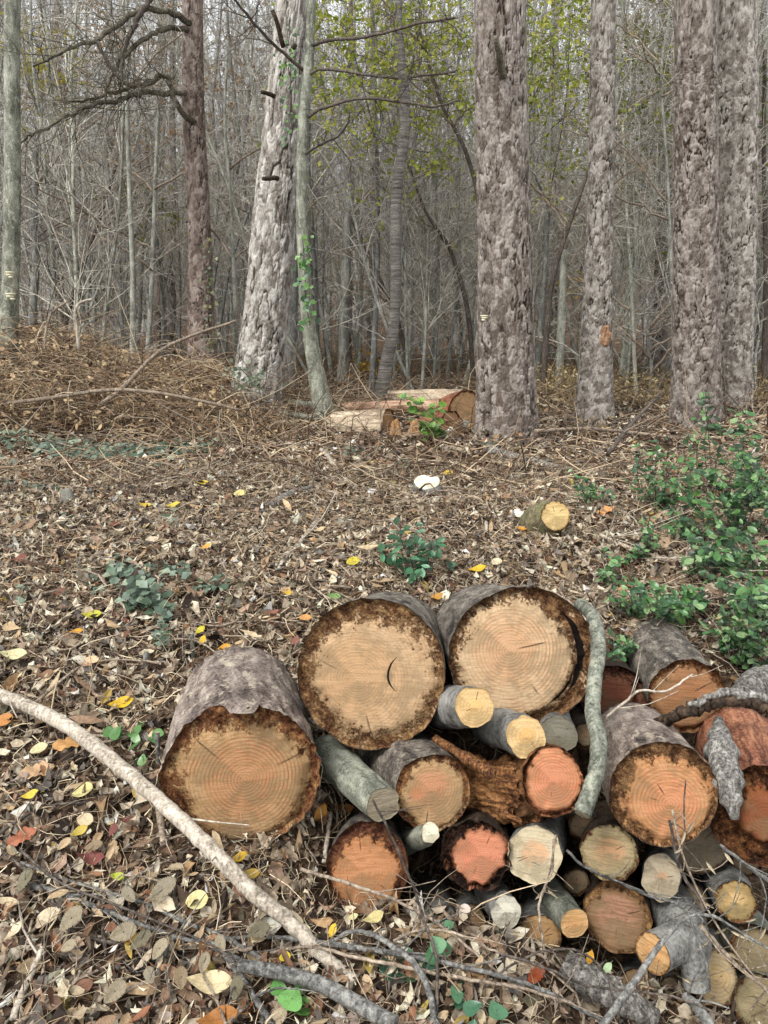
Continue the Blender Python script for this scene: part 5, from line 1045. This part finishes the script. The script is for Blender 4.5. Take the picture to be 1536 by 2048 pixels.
leafy_twig('grey green hornbeam leaves with ribs on a twig at the lower left', [(40, 1700), (120, 1765), (220, 1805), (330, 1850), (440, 1900), (500, 1960)],
 [(50, 1760, 56, 1.2, 0), (142, 1838, 66, .9, 0), (325, 1779, 74, .7, 0), (258, 1790, 48, 2.4, 0), (281, 1880, 56, .9, 0), (246, 1865, 64, .5, 0), (319, 1898, 52, 1.2, 0), (229, 1984, 62, 1.1, 0), (362, 1956, 50, 1.9, 0), (473, 1976, 52, 1.3, 0),
  (527, 1820, 42, 1.3, 0), (517, 1860, 54, .5, 0), (137, 1892, 40, .3, 0), (583, 1840, 60, 2.9, 0), (441, 1888, 44, 2.1, 0), (187, 1692, 46, .1, 0), (300, 1950, 40, 2, 0), (408, 1925, 46, 1.6, 0)], HC, .075, 3)
dl = [(1366, 1676), (1356, 1701), (1350, 1733), (1422, 1736), (1458, 1717), (1426, 1780), (1412, 1806), (1440, 1862), (1471, 1914), (1495, 1914), (1509, 1994), (1523, 1869), (1384, 1963), (1028, 1865), (1480, 1870), (1405, 1890), (1380, 1655), (1500, 1840)]
leafy_twig('dry hornbeam twig with pale rolled leaves hanging over the right of the pile', [(1345, 1620, 1.8), (1362, 1700, 1.78), (1400, 1790, 1.75), (1440, 1860, 1.7), (1490, 1930, 1.67), (1540, 1990, 1.63)],
 [(a, b, R.uniform(30, 46), R.uniform(1.2, 1.9), 1.74+.02*R.random()) for a, b in dl], ['c9bda0', 'b5a88a', 'd3c9b0', '9c9078'], .05, 2.5, st=.36, mat='twig')
leafy_twig('small dry twig with three rolled leaves before the clean pale end', [(1112, 1670, 1.86), (1100, 1740, 1.84), (1082, 1800, 1.82)],
 [(1112, 1687, 30, 1.5, 1.85), (1070, 1727, 30, 1.2, 1.85), (1080, 1788, 36, 1.6, 1.83), (1105, 1787, 30, 1.4, 1.83)], ['c9bda0', 'b5a88a', 'd8cfb4'], .05, 2.2, st=.4, mat='twig')

# ---------------------------------------------------------------- green plants
GC = ['305a2c', '3f6f3a', '4c7d42', '25471f', '5c8a4c', '78a066', '3a6340', '56823c', '86a672', '1e3b1c', '467642']
def plant(name, label, cat, base, stems, kind, per, size, cols, up=1.0, group='evergreen seedlings on the slope', yel=0, sr=.003, cluster=3):
    root = empty(name, base, label=label, cat=cat, group=group)
    mb = MB(); lv = []
    for st in stems:
        e = np.array([*st]); b = np.zeros(3)+rng.normal(size=3)*[.02, .02, 0]; mid = (b+e)/2+rng.normal(size=3)*.12*np.linalg.norm(e)*np.array([1, 1, .4])
        q = crom([b-[0, 0, .03], mid, e], 12); tube(mb, q, np.linspace(sr, sr*.4, 12), 5, False)
        for _ in range(per):
            t = min(.999, .22+.78*R.random()**.7); k = int(t*11); a = q[k]; d = rng.normal(size=3); d[2] = abs(d[2])*.4; d[1] -= .35; d /= np.linalg.norm(d)
            p = a+d*size*R.uniform(.5, 1.1); tube(mb, [a, p], [.0012, .001], 3, False); lv.append((p, d))
    link('stem', mb.mesh('stem', M['twig_dark']), root)
    for p, d in lv:
        nn = Vector((R.gauss(0, .45), -.5+R.gauss(0, .4), up)); 
        place_leaf(GM[kind], Vector(p)+Vector(base), nn, math.atan2(d[1], d[0])+R.uniform(-.6, .6), size*R.uniform(.6, 1.2), R.choice(cols), root, stretch=R.uniform(.8, 1.15))
    return root
def wv(px, py, Y, base): 
    v = P(px, py, Y)-base; return (v.x, v.y, v.z)
b = PG(826, 1165)
plant('holly_seedling', 'dark green spiny seedling alone in the middle of the slope above the pile', 'seedling', b,
      [wv(a, c, b.y-.02+R.uniform(-.1, .1), b) for a, c in [(800, 1030), (795, 1060), (755, 1085), (780, 1110), (850, 1070), (875, 1090), (865, 1120), (835, 1140), (815, 1075), (895, 1130), (830, 1050)]], 'holly', 9, .055, ['24502c', '2f5f3a', '3b6f4a', '548a62', '6f9f80', '1f4526'])
b = PG(865, 890)
plant('green_sprig', 'light green leafy sprig in front of the stacked logs', 'sprig', b, [wv(a, c, 7.0, b) for a, c in [(820, 795), (830, 800), (872, 800), (880, 820), (870, 850), (850, 845), (890, 865)]], 'round', 9, .085, ['6f9a3c', '86ad4a', '5b8436', '4e7a34'])
shrubs = [ # (px,py base, tips..., n leaves per stem, label)
 ('tallest evergreen sprig standing before the paired pines', (1420, 1000), [(1405, 775), (1412, 800), (1440, 800), (1470, 810), (1490, 815), (1450, 840), (1425, 790)], 9, 'holly', .07),
 ('broad green shrub at the right edge below the paired pines', (1480, 1080), [(1450, 885), (1500, 900), (1530, 930), (1420, 930), (1380, 945), (1460, 960), (1540, 1000), (1350, 960), (1500, 980), (1410, 985)], 13, 'round', .075),
 ('green shrub with a leafless middle left of the broad one', (1320, 1020), [(1290, 880), (1320, 875), (1335, 900), (1280, 930), (1310, 950), (1350, 970), (1260, 960), (1310, 990), (1345, 1000)], 9, 'round', .065),
 ('small dark green sprig just above the oak leaf', (1180, 1010), [(1145, 945), (1170, 960), (1190, 970), (1215, 985), (1160, 975)], 8, 'holly', .055),
 ('dense dark shrub at the right edge halfway down the slope', (1420, 1150), [(1380, 1060), (1400, 1080), (1450, 1050), (1500, 1070), (1530, 1100), (1390, 1110), (1440, 1110), (1500, 1040)], 12, 'holly', .065),
 ('trailing green shoots between the stump and the dense shrub', (1290, 1110), [(1285, 1050), (1300, 1070), (1270, 1100), (1280, 1130), (1300, 1030), (1240, 1130)], 7, 'holly', .05),
 ('low shrub with pale shiny leaves above the upper right log', (1350, 1260), [(1290, 1170), (1320, 1190), (1360, 1185), (1400, 1180), (1300, 1210), (1340, 1220), (1385, 1210), (1410, 1200)], 10, 'round', .062),
 ('green shrub in the right corner above the bark covered logs', (1480, 1330), [(1440, 1220), (1470, 1200), (1510, 1190), (1530, 1230), (1450, 1260), (1490, 1270), (1530, 1290), (1420, 1250), (1500, 1160)], 11, 'round', .058),
 ('little green sprig between the crooked pole and upper right log', (1235, 1330), [(1215, 1275), (1235, 1270), (1250, 1290), (1225, 1310)], 7, 'plain', .045),
 ('small pale green seedling right of the mossy stump base', (1225, 1180), [(1195, 1095), (1210, 1120), (1225, 1140), (1205, 1150)], 6, 'holly', .05),
 ('scattered seedlings under the dense dark shrub', (1500, 1160), [(1460, 1120), (1500, 1110), (1535, 1130), (1530, 1160), (1480, 1150)], 8, 'plain', .06)]
shrubs += [('leafy shrub filling the right edge beside the broad one', (1520, 1020), [(1500, 900), (1525, 880), (1540, 960), (1480, 940), (1510, 1000), (1460, 1010), (1540, 1030), (1495, 960)], 11, 'round', .07),
 ('shrub clump below the dense dark one at the right edge', (1500, 1250), [(1440, 1160), (1480, 1150), (1520, 1160), (1460, 1190), (1530, 1200), (1400, 1150), (1500, 1180)], 11, 'holly', .06),
 ('creeping green shoots left of the low pale leaved shrub', (1270, 1240), [(1250, 1180), (1270, 1190), (1240, 1210), (1290, 1200), (1220, 1190)], 8, 'plain', .05),
 ('green clump between the leafless shrub and the dense dark one', (1380, 1090), [(1340, 1020), (1360, 1040), (1390, 1010), (1320, 1050), (1380, 1050), (1350, 1070)], 11, 'holly', .06)]
for lb, (bx, by), tips, per, kind, sz_ in shrubs:
    b = PG(bx, by); plant('evergreen_shrub', lb, 'shrub', b, [wv(a, c, max(1.9, b.y+R.uniform(-.25, .1)), b) for a, c in tips], {'round': 'plain', 'holly': 'holly', 'plain': 'plain'}[kind], int(per*2.2), sz_*.8, GC)
for lb, x_, y_, cl in [('bright green lobed leaves at the bottom edge below the slate branch', 605, 2025, ['5e9a4a', '6fa858']), ('green bramble leaves beside the huge left log', 310, 1500, ['4f8048', '6a9858']), ('dark green leaf plant on the left slope', 248, 1478, ['3a6a34', '4f7f3c']),
                       ('single green ivy sprig in the bottom row of logs', 860, 1900, ['4a7a52', '6b9a70']), ('ivy leaves at the bottom edge under the cracked pale end', 960, 2025, ['3c6a4c', '4f7d5c']), ('dark ivy leaves below the straw brown end', 815, 1935, ['35604a', '4a7558'])]:
    b = PG(x_, y_, .01) if y_ > 1950 or x_ < 400 else P(x_, y_, 1.76)
    plant('green_plant', lb, 'plant', b, [(R.uniform(-.05, .05), R.uniform(-.04, .02), R.uniform(.02, .06)) for _ in range(3)], 'heart', 2, .05 if x_ > 400 else .05, cl, group='small green plants among the leaves', sr=.0015)
def ivy_patch(label, pts, size, cols, name='ivy_patch'):
    mb = MB()
    for (px, py, sx_, sy_, n_, lift) in pts:
        for _ in range(n_):
            p = PG(px+R.gauss(0, sx_), py+R.gauss(0, sy_), .02+R.random()*lift); leafquad(mb, p, [R.gauss(0, .4), -.5+R.gauss(0, .3), 1], size*R.uniform(.5, 1.15), lin(R.choice(cols)), .92)
    return link(name, mb.mesh(name, M['ivy']), label=label, cat='ivy', kind='stuff')
IC = ['55695a', '6a7f6c', '3f5640', '304630', '869680', '4a6048', '2a3c28']
ivy_patch('bluish ivy growing over the crumbling stump on the left slope', [(240, 1140, 12, 14, 50, .1), (275, 1165, 16, 14, 70, .12), (285, 1190, 18, 12, 60, .08), (262, 1205, 18, 8, 30, .05), (355, 1140, 14, 10, 34, .06), (420, 1170, 16, 8, 26, .05), (325, 1225, 14, 18, 40, .05), (320, 1270, 10, 10, 18, .03), (190, 1160, 8, 12, 12, .03), (60, 1190, 14, 10, 10, .02)], .05, IC)
ivy_patch('low ivy carpet along the foot of the brush pile', [(20, 870, 25, 12, 60, .04), (110, 890, 40, 8, 120, .04), (180, 905, 40, 6, 90, .04), (240, 900, 30, 6, 50, .03), (300, 900, 40, 8, 50, .03), (390, 890, 30, 8, 30, .03), (5, 925, 15, 6, 10, .02)]*2, .072, IC)
ivy_patch('few ivy leaves on the ground behind the pale stump', [(745, 945, 5, 4, 4, .02), (800, 930, 8, 5, 8, .02), (705, 900, 8, 5, 8, .02), (960, 885, 12, 5, 12, .02), (130, 1040, 10, 5, 5, .02), (340, 1035, 10, 8, 10, .02), (50, 975, 20, 6, 8, .02), (115, 985, 8, 4, 5, .02)], .075, IC)

# ---------------------------------------------------------------- brush pile at left
def brush():
    b = P(190, 850, 8.0); root = empty('brush_pile', b, label='wide heap of cut brown twigs and dead leaves at the left', cat='brush pile')
    def hgt(x): return np.interp(x, [-6.5, -4.6, -3.6, -2.6, -1.9, -1.2, -.4], [1.0, 1.02, .9, .66, .52, .28, .05])
    n = 8000; x = rng.uniform(-6.5, -.6, n); y = rng.uniform(7.5, 10.2, n); h = hgt(x)*np.sqrt(np.clip(1-((y-8.9)/1.5)**2, .05, 1))
    z = H(x, y)+h*rng.random(n)**.7
    d = rng.normal(size=(n, 3)); d[:, 0] *= 1.6; d[:, 2] *= .45
    o = sticks_np('twigs', np.stack([x, y, z], 1)-np.array(b), d, rng.gamma(3, .16, n).clip(.15, 1.1), rng.uniform(.0015, .006, n), twcols(n, ('8d7864', 'ab957a', '6a584a', '9d8b78', 'c8b596', '4a3c32', 'd0c2a8')), M['litter'], bend=.18, parent=root, seg=4)
    n = 9500; x = rng.uniform(-6.5, -1.0, n); y = rng.uniform(7.4, 9.8, n); h = hgt(x)*np.sqrt(np.clip(1-((y-8.9)/1.5)**2, .05, 1)); z = H(x, y)+h*rng.random(n)**.6
    c = np.array([lin(q) for q in ('9c8468', 'b59c7c', '6a5644', 'c4ac8a', 'a48a6a', 'd0bc98')])[rng.integers(0, 6, n)]*(.7+.5*rng.random((n, 1)))
    nr = rng.normal(size=(n, 3)); nr[:, 1] -= .6; nr /= np.linalg.norm(nr, axis=1)[:, None]
    leaves_np('dead_leaves', np.stack([x, y, z], 1)-np.array(b), nr, rng.uniform(.03, .085, n), rng.uniform(.3, .7, n), c, M['litter'], parent=root)
brush()
def undergrowth(name, x0, x1, y0, y1, h0, n, nl, pal, lpal, **k):
    x = rng.uniform(x0, x1, n); y = rng.uniform(y0, y1, n); d = rng.normal(size=(n, 3))*[.5, .5, .2]; d[:, 2] += .8
    o = sticks_np(name, np.stack([x, y, H(x, y)], 1), d, h0*rng.uniform(.3, 1.2, n), rng.uniform(.0015, .0045, n), twcols(n, pal), M['litter'], bend=.12, seg=3)
    x = rng.uniform(x0, x1, nl); y = rng.uniform(y0, y1, nl); z = H(x, y)+h0*rng.random(nl)*.9; nr = rng.normal(size=(nl, 3)); nr /= np.linalg.norm(nr, axis=1)[:, None]
    c = np.array([lin(q) for q in lpal])[rng.integers(0, len(lpal), nl)]*(.7+.5*rng.random((nl, 1)))
    leaves_np(name+'_leaves', np.stack([x, y, z], 1), nr, rng.uniform(.03, .07, nl), rng.uniform(.3, .6, nl), c, M['litter'])
undergrowth('dry_undergrowth', 1.2, 7.5, 8.6, 12.5, .45, 1800, 3600, ('8f7e5e', '6f6048', 'a8966f'), ('b5a47c', '94855e', '7a6a48', 'c4b48c'))
undergrowth('forest_undergrowth', -9, 9, 12.5, 20, .5, 2600, 2600, ('6f6350', '57503f', '8a7d66'), ('8b7658', '6e5c42', 'a08a5c', '6f7a48'))

# ---------------------------------------------------------------- the thicket behind: sapling things
def sapling_meshes(seed, h, r0, nb, nsub, lean=.06, low=1.2, ns=6, blen=(.8, 2.4)):
    rs = np.random.default_rng(seed); m = 10; t = np.linspace(0, 1, m)
    off = np.cumsum(rs.normal(size=(m, 2))*lean*h/m, 0)+t[:, None]*rs.normal(size=2)*lean*h*1.6
    tr = np.column_stack([off-off[0], t*h-.08]); rad = r0*(1-.72*t); mt = MB(); q = crom(tr, 20); tube(mt, q, np.interp(np.linspace(0, 1, 20), t, rad), ns, False)
    mc = MB()
    for _ in range(nb):
        k = rs.integers(int(19*low/h), 19); a = q[k]; az = rs.random()*6.283; el = rs.uniform(.35, 1.2); L_ = rs.uniform(*blen)*(1-.35*k/19)
        d = np.array([math.cos(az)*math.cos(el), math.sin(az)*math.cos(el), math.sin(el)]); ps = [a]; 
        for s_ in range(5):
            d = d+rs.normal(size=3)*.17+[0, 0, .04]; d /= np.linalg.norm(d); ps.append(ps[-1]+d*L_/5)
        rb = max(.004, r0*(1-.72*k/19)*.38); tube(mc, ps, np.linspace(rb, .0028, 6), 4, False)
        for _ in range(nsub):
            j = rs.integers(1, 6); b0 = ps[j]; dd = d*.6+rs.normal(size=3)*.7; dd /= np.linalg.norm(dd); l2 = L_*rs.uniform(.18, .5)
            p1 = b0+dd*l2*.5+rs.normal(size=3)*.04; dd = dd+rs.normal(size=3)*.35; tube(mc, [b0, p1, p1+dd*l2*.5], [.0035, .0026, .0018], 3, False)
    return mt, mc
VAR = []
for i in range(12):
    h = R.uniform(6.5, 11); a, b = sapling_meshes(200+i, h, R.uniform(.014, .042), 46, 9, lean=R.uniform(.03, .10), low=R.uniform(.5, 2.2))
    VAR.append((a.mesh('trunk', M['sapling']), b.mesh('crown', M['crown'])))
spots = []
def far_ok(x, y, dmin): return all((x-a)**2+(y-b)**2 > dmin*dmin for a, b in spots)
tries = 0
while len(spots) < 262 and tries < 60000:
    tries += 1; y = 10.8+R.random()**1.2*17; x = R.uniform(-1, 1)*(.55*y+.8)
    px = 768+FPX*x/y
    if not -70 < px < 1606: continue
    if y < 12.5 and (300 < px < 640 or 930 < px < 1110): continue
    if far_ok(x, y, .28+.009*y): spots.append((x, y))
def sap_label(x, y):
    px = 768+FPX*x/(y*.974+.2); gaps = [(45, 'at the far left edge'), (150, 'above the far left brush pile'), (250, 'behind the left brush pile half'), (375, 'just left of the reddish brown pine'), (470, 'between reddish brown and leaning pines'),
        (600, 'behind the leaning pine'), (690, 'just right of the slim smooth tree'), (770, 'just left of the wavy cherry tree'), (860, 'just right of the wavy cherry tree'), (950, 'just left of the thick pine'), (1070, 'behind the thick pine'), (1165, 'between thick pine and slim pale pine'),
        (1235, 'behind the slimmer pale pine'), (1345, 'between slim pale pine and paired pines'), (1500, 'behind the paired pines'), (9999, 'at the far right edge')]
    return next(t for a, t in gaps if px < a)+(', first rows' if y < 14.5 else ', middle rows' if y < 20 else ', deepest rows')
ORD = ['leftmost', 'second from left', 'third from left', 'fourth from left', 'fifth from left', 'sixth from left', 'seventh from left', 'eighth from left', 'ninth from left', 'tenth from left', 'eleventh from left', 'twelfth from left', 'thirteenth from left', 'fourteenth from left']
_by = {}
for x, y in spots: _by.setdefault(sap_label(x, y), []).append((x/y, x, y))
SAPL = {}
for k_, v_ in _by.items():
    for i_, (_, x, y) in enumerate(sorted(v_)): SAPL[(x, y)] = 'bare grey sapling '+k_+(', '+ORD[min(i_, 13)] if len(v_) > 1 else '')
for i, (x, y) in enumerate(spots):
    k = R.randrange(len(VAR)); root = empty('thicket_sapling', (x, y, float(H(x, y))), label=SAPL[(x, y)], cat='sapling', group='bare saplings of the thicket')
    root.rotation_euler = (R.uniform(-.05, .05), R.uniform(-.09, .09), R.uniform(0, 6.28)); s_ = R.uniform(.8, 1.25); root.scale = (s_, s_, s_)
    for nm, me in zip(('trunk', 'crown'), VAR[k]): link(nm, me, root)
# foliage that still hangs on a few of them (yellow green, upper middle)
def foliage(label, blobs, cols, size, name='leafy_tree', trunk=None):
    root = None; Y0 = blobs[0][2]; c0 = P(blobs[0][0], blobs[0][1], Y0); base = Vector((c0.x, c0.y, float(H(c0.x, c0.y))))
    root = empty(name, base, label=label, cat='tree', group='trees still carrying yellow green leaves')
    mb = MB(); top = c0-base; q = crom([[0, 0, -.05], [top.x*.3+.1, .1, top.z*.5], [top.x, top.y, top.z+1.5]], 16); tube(mb, q, np.linspace(.05, .02, 16), 8, False)
    blobs = [(q[0], q[1], q[2]-1.4, q[3]*1.45, q[4]*1.25, int(q[5]*2.6)) for q in blobs]; size *= 1.25; c0 = P(blobs[0][0], blobs[0][1], Y0)
    for (px, py, Y_, *_r) in blobs:
        e = P(px, py, Y_)-base; s0 = q[8+R.randrange(4)]; tube(mb, crom([s0, (s0+np.array(e))/2+rng.normal(size=3)*.15, np.array(e)], 8), np.linspace(.014, .004, 8), 4, False)
    link('trunk', mb.mesh('trunk', M['sapling']), root)
    Ps, Cs = [], []; mt = MB()
    for (px, py, Y_, sx_, sy_, n_) in blobs:
        c = np.array(P(px, py, Y_)-base); sc = Y_/FPX
        nsp = max(3, n_//9)
        for _ in range(nsp):       # little sprays: a twig carrying leaves
            a = c+rng.normal(size=3)*[sx_*sc, .7, sy_*sc]; d = rng.normal(size=3); d[2] *= .45; d /= np.linalg.norm(d); L_ = R.uniform(.3, .7)
            tube(mt, [a, a+d*L_*.5+[0, 0, .02], a+d*L_], [.004, .003, .0015], 3, False)
            for k in range(9): Ps.append(a+d*L_*R.random()+rng.normal(size=3)*.045); Cs.append(lin(R.choice(cols)))
    link('twigs', mt.mesh('twigs', M['twig_dark']), root, kind='stuff')
    Ps = np.array(Ps); n = len(Ps); nr = rng.normal(size=(n, 3)); nr[:, 2] += .4; nr /= np.linalg.norm(nr, axis=1)[:, None]
    leaves_np('foliage', Ps, nr, rng.uniform(size*.6, size*1.2, n), np.full(n, .6), np.array(Cs)*(.8+.4*rng.random((n, 1))), M['foliage'], curl=(0, .4), parent=root)
YG = ['aeba4c', 'bcc45c', '98a844', 'c8c66a', '86983f']
foliage('leafy yellow green tree behind the wavy cherry tree', [(740, 90, 12, 55, 60, 420), (690, 40, 12, 30, 30, 120), (870, 60, 12.5, 40, 50, 260), (700, 200, 12, 50, 40, 200), (860, 180, 12.5, 35, 60, 200), (780, 300, 12.5, 50, 40, 120), (880, 300, 12.5, 25, 50, 90)], YG, .055)
foliage('leafy yellow green tree right behind the thick pine', [(1100, 60, 12.5, 40, 50, 260), (1140, 30, 12, 30, 30, 120), (1090, 180, 13, 30, 50, 160), (1150, 150, 13, 25, 60, 140), (1090, 330, 13, 20, 50, 60)], YG, .055)
foliage('olive leaved tree between the slim pine and the paired pines', [(1290, 60, 14, 40, 60, 260), (1260, 180, 14, 30, 60, 200), (1320, 200, 15, 25, 80, 200), (1280, 320, 15, 35, 50, 120), (1290, 440, 15, 30, 50, 60)], ['8a9038', '77803a', '9c9a40', '6b6f34'], .06)
foliage('pale yellow leaved tree top at the far left edge', [(55, 130, 14, 18, 20, 90), (40, 80, 14, 25, 25, 60), (90, 110, 14, 30, 20, 60), (60, 250, 15, 30, 20, 30)], ['a8ac3e', 'b8b040', 'c9b84c'], .06)
foliage('tree with sparse orange brown leaves behind the dead limbs', [(150, 260, 16, 60, 60, 160), (300, 300, 16, 60, 50, 120), (420, 120, 16, 40, 60, 140), (490, 240, 16, 30, 60, 120), (110, 120, 16, 50, 40, 80), (220, 60, 16, 60, 40, 120)], ['a87f50', 'b8925f', '94794c', 'c09a60'], .06)
foliage('low olive bush deep between the left trunks', [(300, 430, 15, 25, 20, 70), (215, 600, 17, 20, 20, 60), (350, 440, 15, 15, 15, 30)], ['7c8438', '5c6a34', '96963c'], .06)
foliage('thin leafy tree by the right frame edge', [(1525, 60, 13, 15, 70, 120), (1528, 200, 13, 10, 70, 90), (1530, 420, 13, 10, 60, 60)], ['7f8a40', '5f7a50', '94983c'], .055)
foliage('little golden bush behind the stacked logs', [(740, 735, 16, 14, 10, 60), (1160, 570, 14, 6, 14, 20)], ['b8982c', 'c9a83a'], .06)

# ---------------------------------------------------------------- woods far behind, one mass
def far_woods():
    mb = MB(); me = []
    for i in range(8):
        a, b = sapling_meshes(400+i, R.uniform(11, 17), R.uniform(.05, .12), 30, 7, lean=R.uniform(.02, .07), low=1.5, ns=5, blen=(1.2, 4.2))
        Va = np.concatenate(a.V); Fa = np.concatenate(a.F4); Vb = np.concatenate(b.V); Fb = np.concatenate(b.F4); me.append((np.vstack([Va, Vb]), np.vstack([Fa, Fb+len(Va)])))
    Vs, Fs, n0 = [], [], 0
    for i in range(290):
        y = 27+R.random()**.9*42; x = R.uniform(-1, 1)*(.53*y+1); V, F = me[R.randrange(8)]; a = R.uniform(0, 6.28); s_ = R.uniform(.85, 1.35)
        c, s = math.cos(a)*s_, math.sin(a)*s_; W = np.column_stack([V[:, 0]*c-V[:, 1]*s+x, V[:, 0]*s+V[:, 1]*c+y, V[:, 2]*s_+float(H(x, y))]); Vs.append(W); Fs.append(F+n0); n0 += len(W)
    link('distant_woods', mesh_from('distant_woods', np.vstack(Vs), [np.vstack(Fs)], M['far']), kind='stuff')
M['far'] = bark_mat('far woods bark', lin('6a6964'), lin('9a9992'), lin('c4c3bc'), 3, 1, None, .001)  # distance haze painted in as a lighter, greyer bark colour
far_woods()
x_ = rng.uniform(-1, 1, 40000); y_ = rng.uniform(16, 60, 40000); x_ = x_*(.5*y_+1); n = len(x_); z_ = H(x_, y_)+rng.uniform(.5, 1, n)*np.minimum(17, .37*y_+1.8)*rng.random(n)**.6
c = np.array([lin(q) for q in ('a09880', '8c866c', 'aaa37c', 'ac9c80', '7c7a60', '989868')])[rng.integers(0, 6, n)]*(.8+.4*rng.random((n, 1)))
nr = rng.normal(size=(n, 3)); nr /= np.linalg.norm(nr, axis=1)[:, None]
leaves_np('distant_foliage', np.stack([x_, y_, z_], 1), nr, rng.uniform(.06, .13, n), np.full(n, .6), c, M['foliage'])
